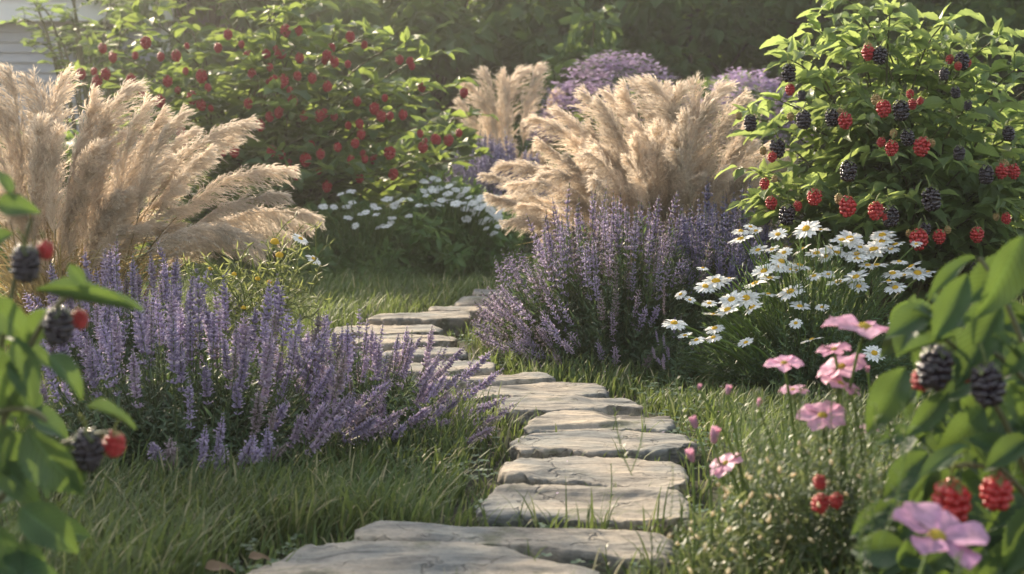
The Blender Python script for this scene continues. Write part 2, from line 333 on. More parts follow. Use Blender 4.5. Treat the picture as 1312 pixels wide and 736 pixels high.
def spike_tpl(head, hw, b, nw=10, nf=8, leaves=True):
    """flower spike with its stem, length 1 along Z, mats: 0 floret 1 stem 2 leaf"""
    B = Buf(); t = np.linspace(0, 1, 7)
    tubes(B, arc(t, b)[None], (.0042 * np.linspace(1.2, .7, 7))[None], [.5], 3, mat=1)
    ts = 1 - head + head * (np.arange(nw) / (nw - 1)) ** .9
    if nw > 6: ts[0] -= head * .12
    C = []; D = []; S = []; Rn = []
    for k, tt in enumerate(ts):
        q = (tt - (1 - head)) / head
        rr = hw * (0.75 + .35 * math.sin(math.pi * min(max(q, 0), 1) * .9 + .3)) * (1 - .55 * max(q - .7, 0) / .3)
        c = arc(tt, b); tg = nrm(arc(tt + .01, b) - c)
        m = nf if q < .9 else max(4, nf // 2)
        for i in range(m):
            a = 2 * math.pi * (i + .5 * (k % 2)) / m + U_(-.25, .25)
            r = np.array([math.cos(a), math.sin(a), 0]); d = nrm(r * U_(.7, 1.1) + tg * U_(.4, 1.1))
            C.append(c + d * rr * .55 + tg * U_(-.3, .3) * head / nw); D.append(d); S.append(rr * U_(.38, .62)); Rn.append(np.clip(rng.normal(.45, .28), 0, 1))
    C = np.array(C); D = np.array(D); S = np.array(S)
    octa(B, C, D, S, S * .42, Rn, 0)
    # open lips on some florets
    k = rng.random(len(C)) < .45
    tip = C[k] + D[k] * S[k][:, None] * .9
    K = k.sum()
    B.inst(LF_tree, frames(nrm(D[k] + rng.normal(size=(K, 3)) * .6), rng.normal(size=(K, 3)), S[k] * 1.1), tip, np.clip(rng.normal(.8, .15, K), 0, 1))
    if leaves:
        K = 8; tt = U_(.05, .5, K); a = U_(0, 6.28, K)
        d = np.stack([np.cos(a) * .7, np.sin(a) * .7, np.full(K, .8)], -1)
        B.inst(LF_nar, frames(d, np.array([0, 0, 1.]) + 0 * d, U_(.07, .12, K)), arc(tt, b), U_(.2, .9, K), 2)
    return B.tpl()

def plume_tpl(b, nb=130, nfil=14, full=1.0):
    """feathery seed head, length 1 along Z, drooping towards +X"""
    B = Buf(); t = np.linspace(0, 1, 9)
    tubes(B, arc(t, b)[None], (.005 * np.linspace(1.2, .4, 9))[None], [.3], 3)
    tb = np.sort(U_(0.03, .97, nb)); a = U_(0, 2 * np.pi, nb)
    prof = (np.sin(np.pi * np.clip(tb * .82 + .18, 0, 1)) ** .7) * .21 * full * U_(.7, 1.15, nb) + .04
    c = arc(tb, b); tg = nrm(arc(tb + .01, b) - arc(tb - .01, b))
    rad = np.stack([np.cos(a), np.sin(a), 0 * a], -1); rad = nrm(rad - tg * (rad * tg).sum(-1, keepdims=True))
    d = nrm(tg * 1.0 + rad * U_(.25, .55, nb)[:, None])
    p2 = c + d * prof[:, None] + np.array([1., 0, 0]) * (prof * U_(.12, .5, nb))[:, None] 
    p1 = c + d * prof[:, None] * .55
    br = bez(c, p1, p2, 5)
    sd = nrm(np.cross(tg, rng.normal(size=(nb, 3))))
    strips(B, br, sd, np.broadcast_to(np.array([.0022, .0022, .002, .0014, .0008]), (nb, 5)), U_(0.1, .9, nb))
    # filaments
    K = nb * nfil; bi = np.repeat(np.arange(nb), nfil); q = U_(.05, 1, K)
    q_ = q[:, None]
    s0 = (1 - q_) ** 2 * c[bi] + 2 * q_ * (1 - q_) * p1[bi] + q_ ** 2 * p2[bi]
    bt = nrm(p2[bi] - c[bi])
    fl = U_(.035, .085, K) * (1.15 - .5 * q)
    fd = nrm(bt + rng.normal(size=(K, 3)) * .33)
    e = s0 + fd * fl[:, None] + np.array([1., 0, 0]) * (fl * .25)[:, None]
    m = s0 + fd * fl[:, None] * .5
    sd = nrm(np.cross(fd, rng.normal(size=(K, 3))))
    strips(B, np.stack([s0, m, e], 1), sd, np.broadcast_to(np.array([.0018, .0024, .0009]), (K, 3)), U_(0, 1, K))
    return B.tpl()

def berry_tpl(sub=1, rows=7, red=False, wid=.5, hgt=.62):
    """drupelet fruit, about 1 wide, hanging down from origin (z from 0 to -2*hgt)"""
    import bmesh
    bm = bmesh.new(); bmesh.ops.create_icosphere(bm, subdivisions=sub, radius=1.0)
    V = np.array([v.co[:] for v in bm.verts]); Fq = np.array([[v.index for v in f.verts] + [-1] for f in bm.faces]); bm.free()
    s = Buf(); s.add(V, Fq, np.tile([.5, .5, .5, 1], (len(V), 1)))
    tp = s.tpl(); B = Buf()
    Cs = []; Rs = []
    for r in range(rows):
        th = math.pi * (r + .55) / (rows + .1)
        rr = wid * .80 * math.sin(th) ** (.6 if not red else .75) * (1 - (.12 if red else .05) * r / rows); z = -hgt + hgt * .86 * math.cos(th)
        n = max(1, int(round(2 * math.pi * rr / (wid * .40))))
        ph = .5 * (r % 2) + U_(-.2, .2)
        for i in range(n):
            a = 2 * math.pi * (i + ph) / n + U_(-.14, .14)
            Cs.append((rr * math.cos(a) * U_(.95, 1.05), rr * math.sin(a) * U_(.95, 1.05), z + U_(-.05, .05))); Rs.append(wid * U_(.22, .29))
    Cs = np.array(Cs); Rs = np.array(Rs)
    B.inst(tp, np.eye(3)[None] * Rs[:, None, None], Cs, U_(0, 1, len(Cs)))
    # core
    B.inst(tp, (np.diag([wid * .72, wid * .72, hgt * .82]))[None], np.array([[0, 0, -hgt]]), [.2])
    return B.tpl()
def calyx_tpl():
    B = Buf(); K = 5; a = np.arange(K) * 2 * np.pi / K + .3
    d = np.stack([np.cos(a), np.sin(a), np.full(K, -.15)], -1)
    B.inst(leaf_tpl(2, 4, .28, .2, .35), frames(d, np.array([0, 0, 1.]) + 0 * d, np.full(K, .55)), np.zeros((K, 3)) + [0, 0, .02], U_(0, 1, K))
    tubes(B, bez([0, 0, 0], [.02, 0, .3], [.25, .1, .6], 5), .045, [.5], 5)
    K = 12; a = U_(0, 6.28, K); d = np.stack([np.cos(a), np.sin(a), U_(.1, 1, K)], -1)
    B.inst(LF_nar, frames(d, np.array([0, 0, 1.]) + 0 * d, U_(.2, .35, K)), np.zeros((K, 3)), U_(0, 1, K))
    return B.tpl()

def daisy_tpl(n=16, cup=.05):
    B = Buf(); a = np.arange(n) * 2 * np.pi / n + U_(-.08, .08, n)
    d = np.stack([np.cos(a), np.sin(a), U_(-.08, .12, n) + cup], -1)
    B.inst(LF_petal, frames(d, np.array([0, 0, 1.]) + rng.normal(size=(n, 3)) * .15, U_(.42, .50, n)), d * [.05, .05, 0], U_(0, 1, n))
    return B.tpl()
def dome_tpl(R=.14, H=.09, base=0.0):
    B = Buf(); V = []; rings = 5; ns = 12
    for j in range(rings + 1):
        q = j / rings * math.pi / 2
        for i in range(ns): V.append((R * math.cos(q) * math.cos(6.2832 * i / ns), R * math.cos(q) * math.sin(6.2832 * i / ns), base + H * math.sin(q)))
    Fq = [(j * ns + i, j * ns + (i + 1) % ns, (j + 1) * ns + (i + 1) % ns, (j + 1) * ns + i) for j in range(rings) for i in range(ns)]
    B.add(V, Fq, np.tile([.5, .5, .5, 1], (len(V), 1)))
    K = 70; r = R * np.sqrt(rng.random(K)) * .97; a = U_(0, 6.28, K); z = base + H * np.sqrt(np.clip(1 - (r / R) ** 2, 0, 1))
    C = np.stack([r * np.cos(a), r * np.sin(a), z], -1)
    octa(B, C, np.stack([np.cos(a) * r / R, np.sin(a) * r / R, 0 * a + 1], -1), .018, .012, U_(0, 1, K))
    return B.tpl()

def sprig_tpl(n=26, ll=.14, tpl=None, b=.05, spread=.8):
    """leafy shoot of length 1 along Z; mats 0 leaf 1 stem"""
    B = Buf(); t = np.linspace(0, 1, 6)
    tubes(B, arc(t, b)[None], .006, [.4], 3, mat=1)
    K = n; tt = np.linspace(.12, 1, K); a = np.arange(K) * 2.4 + U_(-.4, .4, K)
    d = np.stack([np.cos(a) * spread, np.sin(a) * spread, U_(.35, 1.0, K) + tt * .4], -1)
    B.inst(tpl or LF_nar, frames(d, np.array([0, 0, 1.]) + rng.normal(size=(K, 3)) * .3, ll * U_(.7, 1.25, K) * (1.1 - .4 * tt)), arc(tt, b), U_(0, 1, K))
    return B.tpl()

def mesh_lib(name, tpls, mats, smooth=True): return [build_mesh(name, t, mats, smooth) for t in tpls]

# ------------------------------------------------------------------ setting: ground
def gh(x, y):
    return 0.03 * noise.noise(Vector((x * .5, y * .5, 3.1))) + 0.012 * noise.noise(Vector((x * 1.9, y * 1.9, 7.7)))
def ground():
    B = Buf(); ys = np.concatenate([[-300, -60, -10], np.arange(-2, 16.1, .25), [20, 30, 60, 150, 400, 900]])
    xs = np.concatenate([[-600, -120, -30, -12], np.arange(-8, 8.1, .25), [12, 30, 120, 600]])
    V = []
    for y in ys:
        for x in xs:
            V.append((x, y, gh(x, y) - .02 if (abs(x) < 9 and -3 < y < 17) else -.02))
    nx = len(xs)
    Fq = [(j * nx + i, j * nx + i + 1, (j + 1) * nx + i + 1, (j + 1) * nx + i) for j in range(len(ys) - 1) for i in range(nx - 1)]
    B.add(V, Fq, np.tile([.5, .5, .5, 1], (len(V), 1)))
    o = link('ground', build_mesh('ground', B, [M_soil])); o['kind'] = 'structure'
ground()

# ------------------------------------------------------------------ stepping stones
# corners in photo pixels: far-left, far-right, near-right, near-left ; top height ; label
STONES = [
 ([(385, 697), (590, 697), (850, 758), (215, 800)], .046, 'widest grey slab at the bottom edge of the photo, cut by the frame'),
 ([(486, 676), (868, 690), (864, 726), (440, 702)], .046, 'long flat slab just behind the widest slab, its right end in tall grass'),
 ([(632, 629), (884, 634), (892, 676), (610, 668)], .046, 'pale warm slab with a thick shaded front edge, grass tufts before it'),
 ([(650, 588), (876, 592), (884, 633), (642, 624)], .046, 'broad rippled slab with wavy front edge, deepest of the middle stones'),
 ([(664, 558), (892, 556), (890, 588), (650, 586)], .046, 'pale slab whose right end meets the pink flower buds'),
 ([(700, 536), (868, 533), (862, 557), (668, 556)], .046, 'sunlit slab narrowing to the left with grass growing on its left front'),
 ([(642, 516), (808, 514), (832, 530), (636, 536)], .046, 'slab with a darker right tip, sixth up the path from the frame edge'),
 ([(622, 496), (770, 493), (782, 511), (604, 514)], .046, 'pale slab below the curve of the path, moss on its left edge'),
 ([(560, 482), (700, 480), (722, 492), (552, 496)], .065, 'slab where the path begins to bend left, right of the last lavender spikes'),
 ([(520, 465), (628, 464), (644, 478), (512, 481)], .065, 'small rounded slab beside the lit grass corner'),
 ([(492, 449), (592, 447), (604, 461), (484, 464)], .065, 'narrow slab seen between the tips of the lavender spikes'),
 ([(456, 432), (574, 431), (592, 444), (446, 447)], .06, 'grey blurred slab left of the lit grass corner'),
 ([(436, 417), (562, 416), (568, 429), (420, 431)], .06, 'shaded slab furthest to the left on the bend'),
 ([(480, 404), (606, 403), (606, 414), (462, 416)], .06, 'long shaded slab against the far lawn edge'),
 ([(560, 394), (650, 393), (652, 402), (545, 403)], .06, 'thin far slab beside the left foot of the round lavender'),
 ([(592, 384), (655, 383), (656, 391), (582, 392)], .06, 'second furthest slab, half behind the round lavender'),
 ([(610, 374), (660, 373), (662, 381), (602, 382)], .06, 'furthest slab of the path at the far lawn corner'),
]
stone_polys = []
def stone(corn, h, label, idx):
    corn = corn[:2] + [(px, py - (2.4 if idx < 9 else 1.0) - (2 if idx < 4 else 0)) for px, py in corn[2:]] if idx else corn
    C = np.array([G(px, py, h) for px, py in corn])   # fl fr nr nl
    gap = .012
    cen = C.mean(0); cen[2] = 0
    W = np.linalg.norm(C[1] - C[0])
    nu, nv = (84, 36) if idx < 8 else (44, 18)
    uu = np.linspace(-1, 1, nu + 1); vv = np.linspace(-1, 1, nv + 1)
    V = []; sd = idx * 7.3
    for v in vv:
        for u in uu:
            k = .48
            x = u * (1 - k + k * math.sqrt(1 - v * v / 2)); y = v * (1 - k * .8 + k * .8 * math.sqrt(1 - u * u / 2))
            edge = max(abs(u), abs(v))
            wob = .13 * noise.noise(Vector((u * 2.0, v * 1.1, sd))) + .06 * noise.noise(Vector((u * 8, v * 3, sd + 4))) + .035 * noise.noise(Vector((u * 21, v * 7, sd + 14)))
            y = y * (1 + wob * 2.2 * (edge ** 3)); x = x * (1 + wob * .7 * edge ** 3)
            a, b = (x + 1) / 2, (y + 1) / 2       # b=0 near, b=1 far
            p = (C[3] * (1 - a) + C[2] * a) * (1 - b) + (C[0] * (1 - a) + C[1] * a) * b
            q = Vector((p[0] * 2.2, p[1] * 5, sd))
            z = h + .010 * noise.fractal(q, .9, 2.1, 4) + .009 * noise.ridged_multi_fractal(Vector((p[0] * 1.6, p[1] * 4.5, sd + 9)), .8, 2.2, 3, 1, 2)
            z -= .008 * max(0, (edge - .93) / .07) ** 2.0
            st = noise.noise(Vector((p[0] * 1.3, p[1] * 3.2, sd + 20)))
            z += .014 * (1 if st > .12 else 0) * min(1, (st - .12) * 12 if st > .12 else 0)
            V.append((p[0], p[1], z))
    V = np.array(V); n1 = nu + 1
    Fq = [(j * n1 + i, j * n1 + i + 1, (j + 1) * n1 + i + 1, (j + 1) * n1 + i) for j in range(nv) for i in range(nu)]
    loop = [i for i in range(nu)] + [j * n1 + nu for j in range(nv)] + [nv * n1 + i for i in range(nu, 0, -1)] + [j * n1 for j in range(nv, 0, -1)]
    prev = loop; VV = [V]; base = len(V); cxy = V.mean(0)
    levels = [(.004, .10), (-.004, .30), (.000, .42), (-.026, .62), (-.04, 1.0)]
    for li, (outw, dn) in enumerate(levels):
        ring = []
        pts = V[loop].copy()
        for k_, p in enumerate(pts):
            dvec = p - cxy; dvec[2] = 0; dvec /= (np.linalg.norm(dvec) + 1e-6)
            s = outw + .014 * noise.noise(Vector((p[0] * 7, p[1] * 7, li * 1.7 + sd))) + (.006 if li % 2 else -.004)
            p = p + dvec * s; p[2] = pts[k_][2] * (1 - dn) + (-.05) * dn + .006 * noise.noise(Vector((p[0] * 9, p[1] * 9, li * 3 + sd)))
            ring.append(p)
        VV.append(np.array(ring)); cur = list(range(base, base + len(loop))); base += len(loop); n = len(loop)
        Fq += [(prev[i], cur[i], cur[(i + 1) % n], prev[(i + 1) % n]) for i in range(n)]
        prev = cur
    V = np.concatenate(VV); B = Buf(); B.add(V, Fq, np.tile([.5, .5, .5, 1], (len(V), 1)))
    o = link('stepping_stone', build_mesh('stepping_stone', B, [M_stone], True, off=cen)); o.location = cen
    o['label'] = label; o['category'] = 'stepping stone'; o['group'] = 'flat stones of the curving garden path'
    stone_polys.append(C[[3, 2, 1, 0]][:, :2])
for i, (c, h, l) in enumerate(STONES): stone(c, h, l, i)

def in_stones(X, Y, grow=0.0):
    r = np.zeros(len(X), bool)
    for q in stone_polys:
        c = q.mean(0); qq = c + (q - c) * (1 + grow); ins = np.ones(len(X), bool)
        for k in range(4):
            a, b = qq[k], qq[(k + 1) % 4]
            ins &= ((b[0] - a[0]) * (Y - a[1]) - (b[1] - a[1]) * (X - a[0])) > 0
        r |= ins
    return r

# ------------------------------------------------------------------ grass (nobody could count it)
def grass():
    B = Buf(); n = 120000
    lo, hi = 2.7, 14.0
    d = lo * (hi / lo) ** rng.random(n); x = U_(-1, 1, n) * (.44 * d + .4)
    keep = ~in_stones(x, d, -.06)
    near_stone = in_stones(x, d, .45)
    patch = np.array([noise.noise(Vector((a * 1.1, b * 1.1, 0))) for a, b in zip(x, d)])
    keep &= (rng.random(n) < .95 - .72 * near_stone)
    # bare soil under the planting
    for cx, cy, r in BEDS: keep &= ~(((x - cx) ** 2 + (d - cy) ** 2 < r * r) & (rng.random(n) < .9))
    x, d, patch, near_stone = x[keep], d[keep], patch[keep], near_stone[keep]; n = len(x)
    h = U_(.07, .15, n) * np.where(d < 5, 1.25, 1) * (1 + .5 * patch) * np.where(near_stone, .62, 1) * np.where(d > 8, 1.25, 1)
    an = rng.normal(.3, 1.6, n); lean = U_(.15, .95, n) * h
    z0 = np.full(n, -.03); p0 = np.stack([x, d, z0], -1)
    dirv = np.stack([np.cos(an), np.sin(an), 0 * an], -1)
    p1 = p0 + dirv * (lean * .25)[:, None] + np.array([0, 0, 1]) * (h * .8)[:, None]
    p2 = p0 + dirv * lean[:, None] + np.array([0, 0, 1]) * (h * U_(.75, 1.15, n))[:, None]
    pts = bez(p0, p1, p2, 5)
    side = nrm(np.stack([-np.sin(an + U_(-.7, .7, n)), np.cos(an), 0 * an], -1))
    w = U_(.0024, .0046, n)[:, None] * (.75 + .06 * d)[:, None] * np.array([.9, 1, .85, .55, .08])
    rn = np.clip(.42 + .5 * patch + rng.normal(0, .2, n), 0, .84); rn = np.where(rng.random(n) < .11, 1.0, rn)
    strips(B, pts, side, w, rn)
    o = link('lawn_grass', build_mesh('lawn_grass', B, [M_grass], True)); o['kind'] = 'stuff'
    o['label'] = 'long soft green grass either side of the stone path'; o['category'] = 'grass'

# ------------------------------------------------------------------ lavender
SPK_fat = [spike_tpl(h, hw, b, nw, 9) for h, b, hw, nw in ((.32, .05, .034, 13), (.38, .08, .037, 14), (.28, .03, .030, 11), (.34, .10, .033, 13), (.25, .06, .026, 9), (.36, .12, .030, 10))]
SPK_thin = [spike_tpl(h, .026, b, 9, 6) for h, b in ((.30, .05), (.34, .09), (.26, .03), (.38, .07), (.30, .11))]
SPRIG = [sprig_tpl(26, .15, b=b) for b in (.03, .08, .12)]
SPRIG2 = [sprig_tpl(22, .13, LF_nar2, b=b, spread=1.0) for b in (.05, .1)]
def hemi(n, tmax, az0=None, azs=None):
    th = tmax * np.sqrt(rng.random(n)); az = U_(0, 2 * np.pi, n) if az0 is None else rng.normal(az0, azs, n)
    return th, az
def lavender(loc, rx, ry, hz, n, label, tpls, mats, parts=100, acc=None, upr=(.0, .30), sprigs=330, tmax=1.45, lean=(0, 0), group='lavender bushes beside the path', hj=.12, flat=None, spriglen=.62, name='lavender_bush'):
    o = thing(name, label, 'lavender', (loc[0], loc[1], 0), group)
    lib = [build_mesh('flower_spike', t, [(M_lavspent if j % 5 == 4 else (M_lavpale if j % 3 == 1 else mats[0])) if mats[0] is M_lavfl else mats[0]] + mats[1:]) for j, t in enumerate(tpls * 2)]
    th, az = hemi(n * 4, tmax)
    if acc:
        k = [j for j in range(len(th)) if rng.random() < acc(math.sin(th[j]) * math.cos(az[j]), math.sin(th[j]) * math.sin(az[j]), math.cos(th[j]))]
        th, az = th[k], az[k]
    n = min(n, len(th)); recs = []
    base = np.array([loc[0], loc[1], 0.0])
    for i in range(n):
        dr = np.array([math.sin(th[i]) * math.cos(az[i]), math.sin(th[i]) * math.sin(az[i]), math.cos(th[i])])
        k = 1 + rng.normal(0, hj)
        tip = base + np.array([rx * dr[0], ry * dr[1], hz * dr[2]]) * k + np.array([lean[0], lean[1], 0]) * k
        tip[2] = max(tip[2], .10)
        r0 = U_(*upr)
        b0 = base + np.array([rx * dr[0] * r0, ry * dr[1] * r0, .02])
        st = b0 + (tip - b0) * .22
        recs.append((tip[1], b0, tip, i))
    recs.sort(key=lambda r: r[0])            # nearest first
    rest = Buf()
    for k, (dd, b0, tip, i) in enumerate(recs):
        ti = i % len(tpls)
        L = np.linalg.norm(tip - b0)
        hint = (0, 0, 1)
        ws = (sum((rx, ry, hz)) / 3) / max(L, .1) * U_(.85, 1.15)
        M = chordM(b0, tip, hint, (0, 0, 0), ws)
        if k < parts:
            M2 = M.copy(); M2.translation = M.translation - Vector(o.location)
            link('flower_spike', lib[ti + len(tpls) * (k % 2)], o, M2)
        else:
            R, T = npM(M); rest.inst(tpls[ti], R[None], T[None], [rng.random()])
    if rest.n: part('flower_spikes_behind', rest, mats, o, kind='stuff')
    fo = Buf()
    n2 = sprigs; th, az = hemi(n2, tmax + .1)
    for t in SPRIG + SPRIG2:
        m = n2 // 5; th, az = hemi(m, tmax + .1); Rs = []; Ts = []
        for i in range(m):
            dr = np.array([math.sin(th[i]) * math.cos(az[i]), math.sin(th[i]) * math.sin(az[i]), math.cos(th[i])])
            k = spriglen * U_(.75, 1.2)
            tip = base + np.array([rx * dr[0], ry * dr[1], hz * dr[2]]) * k + np.array([lean[0], lean[1], 0]) * k * .8; tip[2] = max(tip[2], .04)
            b0 = base + np.array([rx * dr[0], ry * dr[1], hz * dr[2]]) * k * U_(.1, .45); b0[2] = max(.0, b0[2] - .02)
            L = np.linalg.norm(tip - b0)
            R, T = npM(chordM(b0, tip, (0, 0, 1), (0, 0, 0), .42 / max(L, .12) * U_(.8, 1.2)))
            Rs.append(R); Ts.append(T)
        fo.inst(t, np.array(Rs), np.array(Ts), U_(0, 1, m))
    part('foliage', fo, [M_lavleaf, M_lavstem], o)
    return o

BEDS = []
LM = [M_lavfl, M_lavstem, M_lavleaf]; LB = [M_lavblue, M_lavstem, M_lavleaf]
c = G(235, 590); BEDS.append((c[0], c[1], .45))
lavender((c[0], c[1]), .70, .5, .55, 165, 'large lavender with plump lilac spikes at lower left, its dark green leaves showing below', SPK_fat, LM, sprigs=620, hj=.10, tmax=1.4, acc=lambda x, y, z: .9 if (z > .62 or (x > .45 and z > .1)) else .10, upr=(.35, .7))
c = G(440, 560); BEDS.append((c[0], c[1], .35))
lavender((c[0], c[1]), .50, .45, .40, 150, 'low lavender whose pinkish spikes lean over the left edge of the stone path', SPK_fat[:3] + SPK_thin[:2], LM, sprigs=480, hj=.14, lean=(.03, 0), acc=lambda x, y, z: .9 if (z > .6 or x > .5) else .2, upr=(.2, .6))
c = G(175, 505); BEDS.append((c[0], c[1], .3))
lavender((c[0], c[1]), .6, .5, .60, 90, 'tall hazy lavender between the leaning feather grass and the plump lilac spikes', SPK_fat, LM, sprigs=260, hj=.08, tmax=1.0, upr=(.3, .6))
c = G(800, 462); BEDS.append((c[0], c[1], .5))
lavender((c[0] - .04, c[1]), .70, .62, .77, 280, 'wide round lavender right of the path with a pale sunlit left flank', SPK_thin, LM, sprigs=820, hj=.07, tmax=1.45, spriglen=.78, acc=lambda x, y, z: .9 if (z > .68 or x < -.45) else .16, upr=(.05, .5))
c = G(925, 455); BEDS.append((c[0], c[1], .4))
lavender((c[0], c[1]), .42, .5, .80, 200, 'bluer upright lavender between the round lavender and the white daisies', SPK_thin[:3] + SPK_fat[:1], LB, sprigs=360, hj=.06, tmax=.95)
c = G(860, 488)
lavender((c[0], c[1]), .13, .16, .34, 12, 'small stray lavender sprigs at the foot of the daisies', SPK_fat[:3], LM, sprigs=20, tmax=1.2)
c = G(640, 300)
lavender((c[0], 13.2), .75, .5, 1.15, 170, 'far blurred blue lavender below the small distant feather grass', SPK_fat, LB, parts=60, sprigs=150, hj=.06, tmax=1.0)

# ------------------------------------------------------------------ feather grass
PL = [plume_tpl(b, full=f) for b, f in ((.05, 1.0), (.09, 1.1), (.13, 1.05), (.03, .85), (.16, 1.15), (.08, .8))]
PLmesh = mesh_lib('plume', PL, [M_plume])
def feather_grass(px, d, r, explicit, n, tl, tr, label, headf=.50, depth=.35, wide=1.0):
    root = P(px, 400, d); root[2] = 0
    o = thing('feather_grass', label, 'ornamental grass', root, 'clumps of tan feather grass')
    st = Buf()
    items = []
    for (tx, ty, dd) in explicit: items.append(P(tx, ty, d + dd))
    for i in range(n):
        a = math.radians(U_(tl, tr)); ph = U_(-1, 1); rr = r * U_(.62, .98)
        items.append(root + np.array([math.sin(a) * rr, ph * depth * rr, math.cos(a) * rr * math.sqrt(1 - (.6 * ph * depth) ** 2)]))
    items.sort(key=lambda p: p[1])
    for k, T in enumerate(items):
        v = T - root; L = np.linalg.norm(v)
        b0 = root + np.array([v[0] * .2 + U_(-.16, .16), v[1] * .2 + U_(-.16, .16), 0])
        p1 = b0 + np.array([v[0] * .30, v[1] * .35, L * .62])
        if v[2] / L > .9: p1 = b0 + (T - b0) * .5
        t0 = 1 - headf * U_(.85, 1.12)
        q = lambda t: (1 - t) ** 2 * b0 + 2 * t * (1 - t) * p1 + t * t * T
        A = q(t0)
        m = 8; tt = np.linspace(0, t0 + .05, m)
        tubes(st, np.array([q(t) for t in tt])[None], (.005 * np.linspace(1.1, .6, m))[None], [rng.random()], 3, mat=0)
        hint = Vector((v[0] * .4, v[1] * .2, -1.0))
        i = rng.integers(0, 4) if v[2] / L > .85 else rng.integers(1, 6)
        ws = wide * U_(.95, 1.25)
        M = chordM(A, T, hint, o.location, ws)
        link('plume', PLmesh[i], o, M)
    # arching leaf blades at the base
    K = 420; th, az = hemi(K, 1.1); ln = U_(.35, .75, K) * r
    b0 = root + np.stack([U_(-.14, .14, K), U_(-.14, .14, K), 0 * th], -1)
    dr = np.stack([np.sin(th) * np.cos(az), np.sin(th) * np.sin(az), np.cos(th)], -1)
    p2 = b0 + dr * ln[:, None]; p1 = b0 + np.stack([dr[:, 0] * ln * .25, dr[:, 1] * ln * .25, ln * .75], -1)
    pts = bez(b0, p1, p2, 6)
    strips(st, pts, nrm(np.cross(dr, rng.normal(size=(K, 3)))), .005 * np.broadcast_to(np.array([1, 1, .9, .8, .5, .1]), (K, 6)), U_(0, 1, K))
    part('foliage', st, [M_straw], o)
    BEDS.append((root[0], root[1], .35))
    return o
feather_grass(75, 7.0, 1.30,
    [(10, 90, 0), (40, 98, .1), (82, 95, .2), (120, 120, -.1), (166, 108, 0), (188, 130, -.2), (209, 143, -.1), (234, 143, -.3), (319, 155, 0), (300, 175, .2), (372, 216, -.1), (365, 250, -.3), (408, 280, -.2), (395, 290, .1), (340, 318, -.4), (330, 330, -.2), (300, 310, -.3), (-20, 110, 0), (270, 190, -.35), (250, 165, .3)],
    50, -35, 62, 'largest tan feather grass at the left edge, its plumes swept over to the right')
feather_grass(858, 8.1, 1.30,
    [(618, 224, 0), (626, 250, -.2), (648, 284, -.3), (681, 150, 0), (690, 180, -.2), (752, 120, .1), (770, 130, -.1), (800, 110, .1), (835, 102, 0), (871, 110, -.1), (889, 104, .1), (926, 108, 0), (948, 125, .1), (966, 183, -.1), (983, 205, 0), (978, 250, -.2), (720, 260, -.5), (700, 280, -.4), (905, 130, 0), (990, 228, .1), (985, 270, -.2), (960, 285, -.4), (930, 215, -.5), (665, 262, -.3), (700, 215, -.1), (735, 175, .2), (715, 140, .3), (780, 118, .3), (818, 104, .3), (852, 108, .2), (640, 210, .2), (960, 150, .2), (800, 200, -.7), (860, 190, -.7), (760, 230, -.8)],
    92, -54, 40, 'tan feather grass behind the round lavender, fanning out above the right side of the path', depth=.5)
feather_grass(650, 15.2, 1.20,
    [(600, 105, 0), (622, 90, 0), (645, 92, 0), (668, 88, .1), (690, 84, 0), (710, 118, 0), (590, 130, 0)],
    50, -48, 48, 'small distant feather grass standing behind the red berry bush', wide=1.15)

# ------------------------------------------------------------------ brambles
BER_b = berry_tpl(1, 7); BER_r = berry_tpl(1, 6, True, .52, .55); BER_bn = berry_tpl(2, 7); BER_rn = berry_tpl(2, 6, True, .52, .55)
CAL = calyx_tpl()
ME_black = build_mesh('berry', BER_b, [M_black]); ME_red = build_mesh('berry', BER_r, [M_red])
ME_blackn = build_mesh('berry', BER_bn, [M_black]); ME_redn = build_mesh('berry', BER_rn, [M_red])
ME_redfar = build_mesh('berry', BER_r, [M_redfar])
ME_unripe = build_mesh('berry', BER_r, [plain_mat('unripe_skin', (.26, .24, .08), (.50, .30, .14), .4, 40)])
ME_cal = build_mesh('calyx', CAL, [M_sepal])
def berry(parent, px, py, d, wpx, me, near=False, cal=True):
    p = P(px, py, d); s = wpx * d / F
    M = Matrix.Translation(Vector(p) - parent.location + Vector((0, 0, s * .6))) @ Matrix.Rotation(U_(0, 6.28), 4, 'Z') @ Matrix.Rotation(U_(-.25, .25), 4, 'X') @ Matrix.Scale(s * U_(.92, 1.1), 4)
    b = link('berry', me, parent, M, label='ripe black berry' if me in (ME_black, ME_blackn) else ('unripe red berry' if me in (ME_red, ME_redn) else None))
    if cal:
        c = link('calyx', ME_cal, b, Matrix.Translation((0, 0, -.02)))
    return b
def bramble_leaves(buf, tpls, pos, dirs, size, jitter=.35, updir=None, rnd=None):
    K = len(pos)
    up = np.array([0, 0, 1.]) + rng.normal(size=(K, 3)) * jitter
    if updir is not None: up = up + np.asarray(updir)
    R = frames(dirs, up, size)
    idx = rng.integers(0, len(tpls), K); rn = U_(0, 1, K) if rnd is None else rnd
    for i, t in enumerate(tpls):
        k = idx == i
        if k.any(): buf.inst(t, R[k], pos[k], rn[k])
